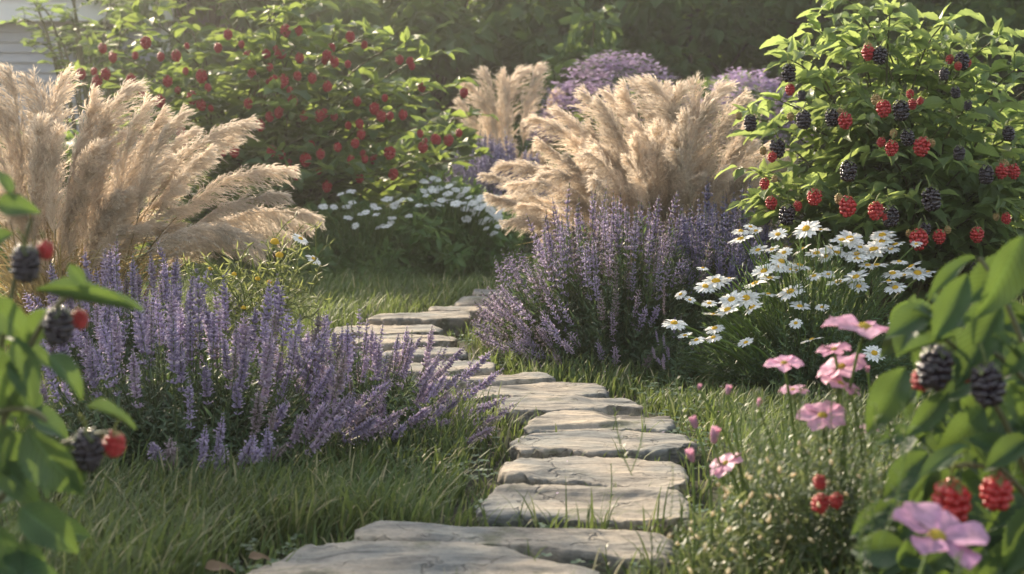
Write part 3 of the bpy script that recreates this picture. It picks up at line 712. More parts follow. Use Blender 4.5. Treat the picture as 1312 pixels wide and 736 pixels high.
def cane_set(o, root, tips, spread, lsize, nodes, tpls, leafm, rad=.008, bend=.5, start=.3, trip=True, cane_parts=True, up=.15, droop=.35, lowx=0):
    """arching canes from root to each tip with triple leaves on the way"""
    fo = Buf(); CB = []
    for T in tips:
        T = np.asarray(T, float)
        b0 = root + np.array([U_(-1, 1) * spread, U_(-1, 1) * spread * .7, 0])
        v = T - b0; L = np.linalg.norm(v)
        p1 = b0 + np.array([v[0] * .35 + U_(-.1, .1) * L * .4, v[1] * .35 + U_(-.1, .1) * L * .4, max(v[2], .2 * L) * (.75 + bend * .3)])
        pts = bez(b0, p1, T, 12)[0]
        c = Buf(); tubes(c, pts[None], (rad * np.linspace(1.2, .45, 12))[None], [rng.random()], 5)
        CB.append(c)
        t = np.linspace(start, 1, nodes) + U_(-.02, .02, nodes); t = np.clip(t, 0, 1)
        pos = (1 - t)[:, None] ** 2 * b0 + (2 * t * (1 - t))[:, None] * p1 + (t * t)[:, None] * T
        tg = nrm(2 * (1 - t)[:, None] * (p1 - b0) + 2 * t[:, None] * (T - p1))
        az = np.arange(nodes) * 2.4 + U_(0, 6)
        rd = np.stack([np.cos(az), np.sin(az), U_(-.1, .5, nodes)], -1)
        pd = nrm(rd + tg * .5)
        pl = lsize * U_(.5, .9, nodes)
        endp = pos + pd * pl[:, None]
        tubes(fo, np.stack([pos, (pos + endp) / 2 + [0, 0, .01], endp], 1), rad * .28, U_(0, 1, nodes), 3, mat=1)
        sz = lsize * U_(.7, 1.25, nodes) * (1.1 - .45 * t)
        hd = nrm(pd * [1, 1, .3] + [0, 0, -.05])
        down = np.array([0, 0, 1.]) * -droop
        bramble_leaves(fo, tpls, endp, nrm(hd + down * U_(.2, 1.6, nodes)[:, None] + [0, 0, up]), sz)
        if trip:
            for sgn in (-1, 1):
                sdv = np.cross(hd, [0, 0, 1.]) * sgn
                bramble_leaves(fo, tpls, endp - pd * (pl * .25)[:, None], nrm(hd * .5 + sdv * .9 + down * U_(.1, 1.4, nodes)[:, None] + [0, 0, up]), sz * .82)
        # terminal leaf tuft
        K = 4; a = U_(0, 6.28, K); dd = nrm(np.stack([np.cos(a), np.sin(a), U_(.3, 1.2, K)], -1) + tg[-1] * .8)
        bramble_leaves(fo, tpls, np.repeat(T[None], K, 0), dd, lsize * U_(.4, .7, K))
    part('foliage', fo, [leafm, M_gstem], o)
    if cane_parts:
        for c in CB: part('cane', c, [M_cane], o)
    else:
        B = Buf()
        for c in CB: B.add(*[c.arrays()[i] for i in (0, 1, 2)], c.arrays()[3])
        part('cane_tangle', B, [M_cane], o, kind='stuff')
    return fo

# red berry bush far left-centre
root = P(345, 400, 12.9); root[2] = 0
o = thing('raspberry_bush', 'big round bush full of red berries in front of the dark trees', 'berry bush', root)
tips = []
env = [(98, 95), (118, 60), (150, 45), (175, 20), (205, -25), (240, -30), (285, -20), (320, -35), (365, 5), (395, 10), (430, 40), (470, 45), (520, 55), (545, 75), (585, 110), (600, 150), (610, 200), (590, 250), (560, 300)]
for i in range(len(env)): tips.append(P(env[i][0], env[i][1], 12.9 + U_(-.5, .3)))
for i in range(76):
    a = math.radians(U_(-80, 75)); rr = rng.random() ** .45
    dpt = -math.sqrt(max(0, 1 - rr * rr * .85)) * 1.25 + U_(-.2, .5)
    tips.append(P(350 + math.sin(a) * rr * 250, 350 - math.cos(a) * rr * 345, 12.9 + dpt))
for i in range(22): tips.append(P(U_(170, 590), U_(230, 345), U_(11.5, 12.3)))
cane_set(o, root, tips[:100], .5, .26, 15, [LF_far, LF_far2], M_rleaf, rad=.012, lowx=0, cane_parts=True, start=.22)
done = []
red = rng.permutation([(157,58),(187,56),(131,63),(135,96),(104,96),(126,104),(168,103),(230,70),(241,75),(225,72),(183,178),(258,98),(256,97),(246,126),(257,136),(290,40),(292,46),(308,56),(325,47),(318,73),(323,96),(313,85),(340,70),(352,106),(363,104),(357,70),(366,40),(384,75),(383,40),(380,98),(419,72),(428,80),(421,111),(400,101),(241,136),(318,133),(293,138),(290,135),(333,162),(372,170),(390,149),(402,148),(417,150),(428,150),(349,195),(391,205),(411,198),(375,130),(300,195),(232,168),(233,182),(448,48),(460,160),(466,155),(483,88),(500,112),(512,78),(468,205),(490,198),(511,75),(540,113),(575,115),(480,140),(487,150),(516,148),(543,190),(505,225),(515,230),(528,222),(455,185),(440,96),(476,102),(575,180),(560,180),(492,131),(458,131),(420,152),(410,150),(450,206),(461,229),(500,196),(463,173),(530,70),(595,120),(380,225),(420,240),(345,150),(280,80),(205,130),(215,105)]).tolist()
for (x, y) in red[:86]:
    if any(math.hypot(x - a, y - b) < 11 for a, b in done): continue
    done.append((x, y))
    rr = math.hypot((x - 350) / 255, (350 - y) / 350)
    if len(done) > 62: break
    for k_ in range(1 + len(done) % 2 if len(done) % 3 else 0):
        if len([c_ for c_ in o.children if c_.name.startswith('berry')]) < 97: berry(o, x + rng.choice([-1, 1]) * U_(12, 24), y + U_(-16, 16), 12.9 - 1.30 * math.sqrt(max(.02, 1 - min(rr, 1) ** 2 * .8)) + U_(.0, .2), U_(7, 11), ME_redfar, cal=False)
    berry(o, x, y, 12.9 - 1.30 * math.sqrt(max(.02, 1 - min(rr, 1) ** 2 * .8)) + .04, U_(10, 14.5), ME_redfar)

# blackberry bush at right
root = P(1165, 400, 7.1); root[2] = 0
o = thing('blackberry_bush', 'tall leafy bush with black and red berries behind the white daisies', 'berry bush', root)
env = [(962, 150), (985, 175), (1000, 130), (1010, 75), (1040, 110), (1050, 40), (1068, -12), (1062, 15), (1100, 60), (1125, 50), (1150, 75), (1188, 60), (1215, 62), (1240, 62), (1270, 95), (1300, 90), (1330, 110), (1350, 160), (975, 225), (978, 262), (1000, 280), (1340, 210), (1345, 250), (1330, 300), (1300, 330), (1250, 345), (1210, 330), (1030, 65), (1140, 20), (1205, 35), (1280, 50)]
tips = [P(x, y, 7.0 + U_(-.25, .25)) for x, y in env]
for i in range(50):
    a = math.radians(U_(-92, 95)); rr = rng.random() ** .45 * U_(.85, 1.12)
    dpt = -math.sqrt(max(0, 1 - rr * rr * .9)) * .60 + U_(-.08, .5)
    tips.append(P(1160 + math.sin(a) * rr * 185, 320 - math.cos(a) * rr * 240, 7.05 + dpt))
cane_set(o, root, tips, .18, .175, 13, LF_mid, M_bleaf, rad=.0075, start=.38)
BK = [(1128,71,20),(1011,94,22),(1029,153,21),(1064,151,21),(1153,142,25),(1161,177,21),(996,189,21),(961,157,18),(1088,220,26),(1191,255,27),(1229,197,19),(1263,223,21),(1233,79,22),(1010,275,23),(1141,276,23),(1027,123,13),(1210,95,15),(1223,118,13),(1291,171,17),(1241,135,12),(1186,293,16),(1250,345,16)]
RD = [(1111,69,19),(1131,140,21),(1082,156,21),(1143,191,20),(1182,190,26),(991,202,14),(1284,221,19),(1298,221,19),(1227,86,12),(1044,253,20),(1087,265,24),(1122,272,24),(980,237,16),(987,261,17),(1180,130,10),(1288,281,15),(1176,308,27),(1203,305,20),(1252,303,22),(1135,279,10)]
for (x, y, s) in BK:
    rr = min(1, math.hypot((x - 1160) / 200, (320 - y) / 290)); berry(o, x, y, 7.0 - .66 * math.sqrt(1 - rr * rr * .9) - .08, s * .9, ME_black)
for (x, y, s) in RD:
    rr = min(1, math.hypot((x - 1160) / 200, (320 - y) / 290)); berry(o, x, y, 7.0 - .66 * math.sqrt(1 - rr * rr * .9) - .10, s * .88, ME_red)

def leaf_cloud(buf, C, R, n, tpl, size, clumps=40, clump_r=.28, down=.3, mat=0):
    """leaves in clumps spread through an ellipsoid"""
    c = nrm(rng.normal(size=(clumps, 3))) * (rng.random((clumps, 1)) ** .4) * R + C
    k = rng.integers(0, clumps, n); cr = clump_r * np.mean(R) * U_(.7, 1.3, clumps)
    off = rng.normal(size=(n, 3)); off = nrm(off) * (rng.random((n, 1)) ** .5) * cr[k][:, None] * [1, 1, .7]
    pos = c[k] + off; d = nrm(off / (cr[k][:, None]) + rng.normal(size=(n, 3)) * .5 - [0, 0, down])
    pos[:, 2] = np.maximum(pos[:, 2], .03)
    buf.inst(tpl, frames(d, rng.normal(size=(n, 3)) * .5 + [0, 0, 1], size * U_(.6, 1.3, n)), pos, np.clip(rng.random(clumps)[k] * .6 + U_(0, .4, n), 0, 1), mat)
    return c, cr
for (x, y, s_) in BK[:16] + RD[:18]:
    if rng.random() < .75:
        x2, y2 = x + rng.choice([-1, 1]) * U_(10, 17), y - U_(2, 12); rr = min(1, math.hypot((x2 - 1160) / 200, (320 - y2) / 290))
        berry(o, x2, y2, 7.0 - .66 * math.sqrt(1 - rr * rr * .9) - .04, U_(8, 13), rng.choice([ME_red, ME_unripe, ME_unripe]))

# ------------------------------------------------------------------ daisies
DZ = [daisy_tpl(n, c) for n, c in ((15, .05), (17, -.12), (14, .15), (16, .0))]
DZm = mesh_lib('flower', DZ, [M_petalw]); DDm = build_mesh('flower_disc', dome_tpl(), [M_disc])
def flower_matrix(p, s, nv, off):
    z = Vector(nv).normalized(); x = z.orthogonal().normalized(); a = U_(0, 6.28); x = Matrix.Rotation(a, 3, z) @ x; y = z.cross(x)
    M = (Matrix((x, y, z)).transposed() * s).to_4x4(); M.translation = Vector(p) - Vector(off); return M
def daisy_plant(rootpx, d, flowers, label, rx, hz, sprigs, cat='daisy', tilt=(-.18, -.28), cloud=False, disc=True, grp='clumps of white daisies', leafs=M_dleaf, sl=.9):
    root = P(rootpx, 400, d); root[2] = 0
    o = thing('daisy_plant', label, cat, root, grp)
    fo = Buf()
    for (x, y, wpx, dd) in flowers:
        p = P(x, y, d + dd); s = wpx * (d + dd) / F
        nv = (tilt[0] + rng.normal(0, .22), tilt[1] + rng.normal(0, .20), 1)
        f = link('flower', DZm[rng.integers(0, 4)], o, flower_matrix(p, s, nv, o.location))
        if disc: link('flower_disc', DDm, f, Matrix.Identity(4))
        b0 = root + (p - root) * [.35, .35, 0]; p1 = b0 + (p - b0) * [.35, .35, .75]
        tubes(fo, bez(b0, p1, p, 7), .0045, [rng.random()], 4, mat=1)
    for t in SPRIG + SPRIG2:
        m = sprigs // 5; th, az = hemi(m, 1.45); Rs = []; Ts = []
        for i in range(m):
            dr = np.array([math.sin(th[i]) * math.cos(az[i]) * rx, math.sin(th[i]) * math.sin(az[i]) * rx * .8, math.cos(th[i]) * hz])
            k = U_(.7, 1.08); tip = root + dr * k; tip[2] = max(tip[2], .04)
            b0 = root + dr * k * U_(.1, .5); L = np.linalg.norm(tip - b0)
            R, T = npM(chordM(b0, tip, (0, 0, 1), (0, 0, 0), .34 / max(L, .12) * sl)); Rs.append(R); Ts.append(T)
        fo.inst(t, np.array(Rs), np.array(Ts), U_(0, 1, m))
    if cloud: leaf_cloud(fo, root + [0, 0, hz * .42], np.array([rx, rx * .8, hz * .55]), 2400, LF_far2, .11, clumps=40, clump_r=.22)
    part('foliage', fo, [leafs, M_gstem], o)
    BEDS.append((root[0], root[1], rx * .7))
    return o
Z8 = [(482,93,50),(503,108,50),(445,140,90),(587,122,70),(695,100,100),(565,180,60),(600,225,85),(680,180,70),(670,240,80),(735,195,90),(780,180,90),(810,190,90),(830,145,90),(862,138,100),(900,170,60),(770,205,60),(890,215,90),(985,125,90),(985,148,80),(1020,145,50),(950,180,90),(965,240,80),(1025,270,80),(1050,225,60),(1065,280,80),(1120,270,100),(1160,265,60),(1035,325,80),(885,285,90),(895,320,70),(820,305,90),(535,262,90),(500,310,90),(555,290,80),(550,350,60),(465,365,100),(410,370,90),(635,340,100),(395,410,95),(490,400,80),(340,430,80),(345,480,70),(300,250,40),(350,300,110),(400,290,50),(310,320,80),(215,350,40),(250,372,30),(325,385,60),(190,460,90),(232,508,55),(275,525,60),(340,515,60),(465,535,60),(670,397,75),(655,460,50),(755,400,50),(718,525,80),(1045,455,70),(955,575,80),(725,280,60),(660,258,50),(1010,300,60),(930,240,70)]
fl = []
for (x, y, wz) in Z8:
    X, Y = 800 + x / 2.982, 260 + y / 2.982
    # flowers low in the picture stand at the front of the clump
    fl.append((X, Y, min(40, max(17, wz / 2.6)), .12 - (Y - 290) / 170 * .62))
for i in range(14):
    X, Y = U_(945, 1185), U_(293, 352); fl.append((X, Y, U_(16, 32), .12 - (Y - 290) / 170 * .62))
daisy_plant(1035, 6.15, fl, 'broad clump of white daisies in full bloom between the lavender and the berries', .55, .60, 620)
f2 = []
Z4 = [(165,25),(205,18),(210,58),(190,75),(100,75),(140,75),(345,45),(300,80),(370,70),(360,115),(355,135),(220,145),(260,95),(240,102),(300,105),(315,148),(340,148),(425,108),(385,55),(428,45),(195,115),(400,48),(330,50),(290,72)]
for (x, y) in Z4: f2.append((380 + x / 2.943, 240 + y / 2.943, U_(9, 16), U_(-.75, -.3)))
daisy_plant(470, 11.6, f2, 'blurred white daisies at the foot of the red berry bush, fewer blooms, near the lawn', .78, .62, 420, disc=False, leafs=M_shrub, sl=1.9, tilt=(-.15, -.55), cloud=True)
f3 = []
Z5 = [(515,15),(600,10),(570,22),(560,50),(485,68),(515,65),(460,70),(545,50),(640,10),(620,30),(650,40),(660,60),(690,75),(680,98),(700,50),(720,65),(730,85),(750,100),(640,120),(700,128),(715,155),(740,172),(760,148),(600,60),(760,115)]
for (x, y) in Z5: f3.append((380 + x / 2.943, 240 + y / 2.943, U_(10, 17), U_(-.75, -.3)))
for i in range(70): q = rng.random(); f3.append((538 + q * 106, 224 + q * 34 + U_(-4, 30), U_(8, 14), U_(-.6, .1)))
daisy_plant(580, 11.9, f3, 'blurred dome thick with white daisies, beside the far end of the path', .62, .80, 420, disc=False, leafs=M_shrub, sl=1.9, tilt=(-.15, -.55), cloud=True)

# ------------------------------------------------------------------ wispy yellow wildflower between the two left lavenders
root = P(335, 400, 5.6); root[2] = 0
o = thing('wild_yellow_plant', 'straggly sunlit wildflower with small yellow heads under the leaning plumes', 'wildflower', root)
st = Buf(); ends = [(385, 306), (402, 332), (352, 311), (358, 328), (330, 356), (350, 350), (410, 352), (395, 372), (300, 345), (285, 360), (370, 395), (345, 385), (320, 330), (260, 330), (275, 372), (240, 350), (380, 345), (408, 400), (310, 395), (250, 390)]
for (x, y) in ends:
    e = P(x, y, 5.6 + U_(-.2, .2)); b0 = root + [U_(-.1, .1), U_(-.1, .1), .0]; m = b0 + (e - b0) * [.3, .3, .8]
    pts = bez(b0, m, e, 14); pts = pts + rng.normal(0, .006, pts.shape); tubes(st, pts, .0035, [rng.random()], 4)
    for k in range(12):
        i = rng.integers(5, 14); q = pts[0, i]; dd = nrm(np.array([U_(-1, 1), U_(-1, 1), U_(.0, 1)])) * U_(.05, .14)
        pp = bez(q, q + dd * .5 + [0, 0, .03], q + dd, 6); tubes(st, pp, .0022, [rng.random()], 3)
        K = 5; st.inst(LF_nar, frames(nrm(rng.normal(size=(K, 3)) + [0, 0, .4]), rng.normal(size=(K, 3)), U_(.02, .05, K)), pp[0, rng.integers(1, 6, K)], U_(0, 1, K))
part('stem_tangle', st, [M_wisp], o)
fm = build_mesh('flower', DZ[1], [M_petalw]); ym = build_mesh('flower_head', dome_tpl(.5, .5), [M_disc])
for (x, y) in ends[:2]:
    f = link('flower', fm, o, flower_matrix(P(x, y, 5.55), .07, (.5, -.3, .8), o.location)); link('flower_disc', DDm, f)
for (x, y, s) in [(352, 311, .035), (358, 328, .032), (330, 358, .022), (300, 352, .02), (312, 395, .02), (270, 345, .02), (345, 362, .02)]:
    link('flower_head', ym, o, flower_matrix(P(x, y, 5.5), s, (.2, -.4, 1), o.location))

# ------------------------------------------------------------------ distant flowering shrubs, green shrubs, trees
def shrub(px, d, R, label, m, n=2600, size=.16, tpl=LF_far, cat='shrub', name='green_shrub', flowers=0, fm=None, grp=None, zoff=0, clumps=36, ftop=.2):
    root = P(px, 400, d); root[2] = 0
    o = thing(name, label, cat, root, grp)
    b = Buf(); C = root + [0, 0, R[2] * .75 + zoff]
    c, cr = leaf_cloud(b, C, np.array(R) * .82, n, tpl, size, clumps=clumps)
    part('foliage', b, [m], o)
    s = Buf(); K = 14
    tubes(s, bez(np.repeat(root[None], K, 0) + rng.normal(0, .05, (K, 3)) * [1, 1, 0], np.repeat((root + [0, 0, R[2] * .6])[None], K, 0) + rng.normal(0, .1, (K, 3)), c[:K], 6), np.array([[.03, .026, .022, .016, .012, .008]]) * R[2], U_(0, 1, K), 5)
    part('branch_frame', s, [M_cane], o)
    if flowers:
        fb = Buf()
        for i in range(flowers):
            th = rng.random() ** .6 * 1.35; a = U_(0, 6.28)
            q = C + np.array([math.sin(th) * math.cos(a) * R[0], math.sin(th) * math.sin(a) * R[1], math.cos(th) * R[2]]) * U_(.9, 1.08)
            K = 12; an = U_(0, 6.28, K); r = U_(0, .09, K); pp = q + np.stack([r * np.cos(an), r * np.sin(an), U_(-.04, .03, K)], -1)
            fb.inst(LF_tree, frames(nrm(np.stack([np.cos(an), np.sin(an), U_(-.1, .6, K)], -1)), np.array([0, 0, 1.]) + 0 * pp, U_(.05, .09, K)), pp, U_(0, 1, K))
        part('blossom', fb, [fm], o, kind='stuff')
    return o
shrub(790, 15.0, (.85, .6, 1.10), 'rounded shrub topped with lilac blossom, right of the small distant feather grass', M_shrub, flowers=420, fm=M_lilac, cat='flowering shrub', name='lilac_flower_shrub', zoff=.08)
shrub(955, 15.5, (.62, .5, 1.0), 'narrower lilac-flowered shrub showing between the tan plumes and the berry bush', M_shrub, flowers=240, fm=M_lilac, cat='flowering shrub', name='lilac_flower_shrub', n=1800, zoff=.15)
shrub(755, 18.5, (1.0, .7, 1.65), 'bright green loose shrub behind the lilac blossom', M_shrub, size=.22, zoff=.2)
shrub(890, 17.0, (1.0, .7, 1.3), 'soft green shrub behind the tallest plumes', M_shrub, size=.18)
shrub(1300, 9.6, (.55, .6, .72), 'leafy green shrub behind the berry bush at the right edge', M_shrub, size=.17, zoff=.25)
shrub(1180, 15.5, (.8, .7, .9), 'dark shrub with a few lilac blossoms behind the tall berry bush', M_shrub, size=.2, flowers=50, fm=M_lilac, cat='flowering shrub', name='lilac_flower_shrub')
shrub(560, 14.8, (.6, .6, .9), 'dim green shrub between the red berry bush and the distant feather grass', M_tree, size=.2)
shrub(60, 12.0, (.8, .7, .7), 'dark low shrub behind the leaning plumes near the house wall', M_tree, size=.18)

def tree_mesh(seed, H, R, n, low):
    global rng
    keep = rng; rng = np.random.default_rng(seed)
    t = Buf(); K = 9
    trunk = np.array([[0, 0, -.05], [.05, 0, H * .3], [-.03, .05, H * .6], [.02, 0, H * .9]])
    tubes(t, trunk[None], np.array([[.16, .12, .08, .03]]), [.4], 8)
    cr = Buf(); c, _ = leaf_cloud(cr, np.array([0, 0, H * .5 + low]), np.array([R, R, H * .52]), n, LF_far, .24, clumps=70, clump_r=.20, down=.5)
    k = 22; q = U_(.25, .85, k)
    b0 = np.stack([0 * q, 0 * q, H * q * .8], -1); e = c[:k]
    tubes(t, bez(b0, (b0 + e) / 2 + [0, 0, .2], e, 5), np.array([[.05, .04, .03, .02, .01]]), U_(0, 1, k), 5)
    rng = keep
    return build_mesh('trunk', t, [M_bark]), build_mesh('crown', cr, [M_tree])
TREES = [tree_mesh(3, 5.4, 1.9, 5600, .1), tree_mesh(5, 6.2, 2.1, 6200, .2), tree_mesh(9, 4.8, 1.8, 5200, 0)]
tr = [(-60, 26, 1, 'leafy tree beyond the end of the house wall'), (275, 21, 0, 'dark tree rising right behind the red berry bush, nearest the house'), (420, 23, 1, 'dark tree behind the middle of the red berry bush'),
      (545, 20.5, 2, 'dense dark tree behind the right flank of the red berry bush'), (660, 23, 0, 'shadowed tree directly above the distant feather grass'), (770, 22, 1, 'dark tree above the bright green loose shrub'),
      (880, 21.5, 2, 'dense tree above the tallest plumes of the right feather grass'), (990, 23, 0, 'gloomy tree seen just left of the berry bush top'), (1090, 21, 1, 'dark tree behind the highest shoot of the berry bush'),
      (1205, 20, 2, 'dark tree behind the right half of the berry bush'), (1310, 18.5, 0, 'large-leaved tree in the top right corner of the photo'), (1420, 19, 1, 'outermost tree past the right edge of the garden')]
for (px, d, k, lab) in tr:
    r0 = P(px, 300, d); r0[2] = 0
    o = thing('garden_tree', lab, 'tree', r0, 'dark trees closing the garden'); o.rotation_euler = (0, 0, U_(0, 6.28))
    s = U_(.92, 1.1); o.scale = (s, s, s * .86)
    link('trunk', TREES[k][0], o); link('crown', TREES[k][1], o)
for (px, d, k) in [(340, 29, 1), (480, 30, 0), (600, 29, 1), (720, 30, 0), (830, 29, 1), (940, 30, 0), (1040, 29, 1), (1150, 29, 0), (1260, 28, 1), (210, 30, 0)]:
    r0 = P(px, 300, d); r0[2] = 0
    o = thing('back_tree', 'dark tree in the second row, only its shaded leaves glimpsed between nearer crowns', 'tree', r0, 'second row of dark trees'); o.rotation_euler = (0, 0, U_(0, 6.28))
    o.scale = (1.2, 1.2, .80)
    link('trunk', TREES[k][0], o); link('crown', TREES[k][1], o)
# unseen tree added left of the garden to cast dappled shade on the foreground
def shade_tree(x, y, H, R, n, label, zc):
    o = thing('added_shade_tree', label, 'tree', (x, y, 0))
    t = Buf(); cr = Buf()
    tubes(t, np.array([[[x, y, -.05], [x + .05, y, zc * .4], [x - .05, y + .05, zc * .8], [x, y, zc]]]), np.array([[.16, .13, .10, .06]]), [.4], 10)
    C = np.array([x, y, zc]); c, _ = leaf_cloud(cr, C, np.array([R, R, H]), n, LF_far, .17, clumps=42, clump_r=.19, down=.4)
    k = 26; b0 = np.repeat(C[None] - [0, 0, H * .5], k, 0); tubes(t, bez(b0, (b0 + c[:k]) / 2 + [0, 0, .1], c[:k], 6), np.array([[.05, .04, .03, .02, .015, .01]]), U_(0, 1, k), 5)
    part('trunk', t, [M_bark], o); part('crown', cr, [M_tree], o)
shade_tree(-5.1, 8.9, 1.1, 1.45, 3000, 'unseen tree added left of the feather grass to cast dappled shade on the near path', 3.7)
# ash-like twigs hanging in front of the house, top left
root = P(120, 400, 16.5); root[2] = 0
o = thing('young_tree', 'young tree whose thin leafy twigs hang before the grey house wall', 'tree', root)
tips = [P(x, y, 16.5 + U_(-.4, .4)) for x, y in [(20, 30), (45, 15), (60, 45), (85, 25), (110, 50), (130, 60), (95, -10), (150, 10), (140, 80), (40, 60), (175, 40), (160, 90), (110, 100), (70, -20), (15, -10)]]
cane_set(o, root, tips, .1, .2, 11, [LF_far2], M_tree, rad=.02, bend=1.3, start=.4, cane_parts=False)

# ------------------------------------------------------------------ house
def house():
    m1, nt, out = new_mat('grey_siding'); L = nt.links.new
    tc_ = N(nt, 'ShaderNodeTexCoord'); n1 = N(nt, 'ShaderNodeTexNoise', i_Scale=1.5, i_Detail=6.0); mp = N(nt, 'ShaderNodeMapping'); mp.inputs['Scale'].default_value = (.6, 1, 9); L(tc_.outputs['Object'], mp.inputs[0]); L(mp.outputs[0], n1.inputs['Vector'])
    cr = N(nt, 'ShaderNodeValToRGB'); L(n1.outputs[0], cr.inputs[0]); cr.color_ramp.elements[0].color = (.30, .32, .36, 1); cr.color_ramp.elements[1].color = (.46, .48, .52, 1)
    pb = N(nt, 'ShaderNodeBsdfPrincipled', i_Roughness=.7); L(cr.outputs[0], pb.inputs['Base Color']); L(pb.outputs[0], out.inputs[0])
    m2 = plain_mat('white_trim', (.70, .70, .68), (.80, .80, .78), .6, 5)
    m3 = plain_mat('roof_slate', (.10, .10, .11), (.20, .19, .19), .85, 9, .4)
    m4 = plain_mat('window_glass', (.03, .035, .04), (.05, .055, .06), .08, 3, spec=.8)
    d = 21.0; xr = P(215, 0, d)[0]; xl = xr - 12; zt = 2.95
    o = thing('house', 'grey clapboard house with a white eave board in the top left corner', 'house', ((xl + xr) / 2, d + 2, 0))
    off = np.array(o.location)
    def boxb(B, x0, x1, y0, y1, z0, z1, mat=0):
        V = np.array([(x, y, z) for z in (z0, z1) for y in (y0, y1) for x in (x0, x1)])
        Fq = [(0, 2, 3, 1), (4, 5, 7, 6), (0, 1, 5, 4), (2, 6, 7, 3), (0, 4, 6, 2), (1, 3, 7, 5)]
        B.add(V, Fq, np.tile([.5, .5, .5, 1], (8, 1)), mat)
    W = Buf(); nb = 20; hb = zt / nb
    boxb(W, xl + .02, xr - .02, d + .03, d + 5, 0, zt)
    for k in range(nb):
        z0 = k * hb; V = [(xl, d + .02, z0 + hb), (xr, d + .02, z0 + hb), (xr, d - .03, z0), (xl, d - .03, z0), (xl, d + .03, z0), (xr, d + .03, z0)]
        W.add(V, [(0, 3, 2, 1), (3, 4, 5, 2)], np.tile([.5, .5, .5, 1], (6, 1)))
    part('wall', W, [m1], o, smooth=False)
    E = Buf(); boxb(E, xl - .2, xr + .15, d - .35, d - .28, zt - .02, zt + .30); boxb(E, xl - .2, xr + .15, d - .28, d + .05, zt + .0, zt + .03)
    part('eave_board', E, [m2], o, smooth=False)
    Rf = Buf(); V = [(xl - .3, d - .42, zt + .30), (xr + .3, d - .42, zt + .30), (xr + .3, d + 2.5, zt + 1.9), (xl - .3, d + 2.5, zt + 1.9), (xr + .3, d + 5.4, zt + .30), (xl - .3, d + 5.4, zt + .30)]
    V2 = [(a, b, c_ + .06) for a, b, c_ in V]
    Rf.add(V + V2, [(0, 3, 2, 1), (3, 5, 4, 2), (6, 7, 8, 9), (9, 8, 10, 11), (0, 1, 7, 6), (5, 11, 10, 4), (1, 2, 8, 7), (2, 4, 10, 8), (0, 6, 9, 3), (3, 9, 11, 5)], np.tile([.5, .5, .5, 1], (12, 1)))
    part('roof', Rf, [m3], o, smooth=False)
    cb_ = Buf(); boxb(cb_, xr - .10, xr + .02, d - .06, d + .06, 0, zt - .02); part('corner_board', cb_, [m2], o, smooth=False)
    wx = P(-120, 0, d)[0]
    wf = Buf(); 
    for a in [(wx - .6, wx + .6, 2.3, 2.42), (wx - .6, wx + .6, .95, 1.05), (wx - .6, wx - .5, 1.05, 2.3), (wx + .5, wx + .6, 1.05, 2.3)]: boxb(wf, a[0], a[1], d - .08, d - .03, a[2], a[3])
    f = part('window', wf, [m2], o, smooth=False)
    g = Buf(); boxb(g, wx - .5, wx + .5, d - .05, d - .035, 1.05, 2.3)
    link('pane', build_mesh('pane', g, [m4], False, off=off), f)
house()

# ------------------------------------------------------------------ near plants
def near_leaf(buf, bx, by, tx, ty, d, size_w=1.0, face=.7, dd=0.0, ti=None):
    size_w *= .85 if bx < 600 else .78
    a = P(bx, by, d); b = P(tx, ty, d + dd); v = b - a; L = np.linalg.norm(v)
    up = np.array([U_(-.3, .3), -face, 1 - face + .15])
    R = frames(v[None], up[None], np.array([[L * size_w, L, L]])); t = LF_near[rng.integers(0, 3) if ti is None else ti]
    buf.inst(t, R, a[None], [rng.random()])
def near_bush(name, label, rootpx, d, leaves, berries, stems, nrand, box):
    root = P(rootpx, 500, d); root[2] = 0
    o = thing(name, label, 'berry bush', root)
    fo = Buf()
    for l in leaves: near_leaf(fo, *l)
    for i in range(nrand):
        x = U_(box[0], box[1]); y = U_(box[2], box[3]); a = U_(0, 6.28); ll = U_(36, 80)
        near_leaf(fo, x, y, x + math.cos(a) * ll, y + abs(math.sin(a)) * ll * .8, d + (U_(.08, .45) if i % 3 else U_(.4, .9)), 1.3, U_(.2, .95), U_(-.05, .05))
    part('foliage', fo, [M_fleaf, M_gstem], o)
    for pts in stems:
        c = Buf(); W = np.array([P(x, y, d + dd) for x, y, dd in pts])
        q = bez(W[0], W[1], W[2], 12); tubes(c, q, np.linspace(.0075, .004, 12)[None], [.6], 7); part('cane', c, [M_cane if len(pts) == 3 else M_gstem], o)
    for (x, y, s, red_, dd) in berries: berry(o, x, y, d + dd, s, ME_redn if red_ else ME_blackn)
    return o
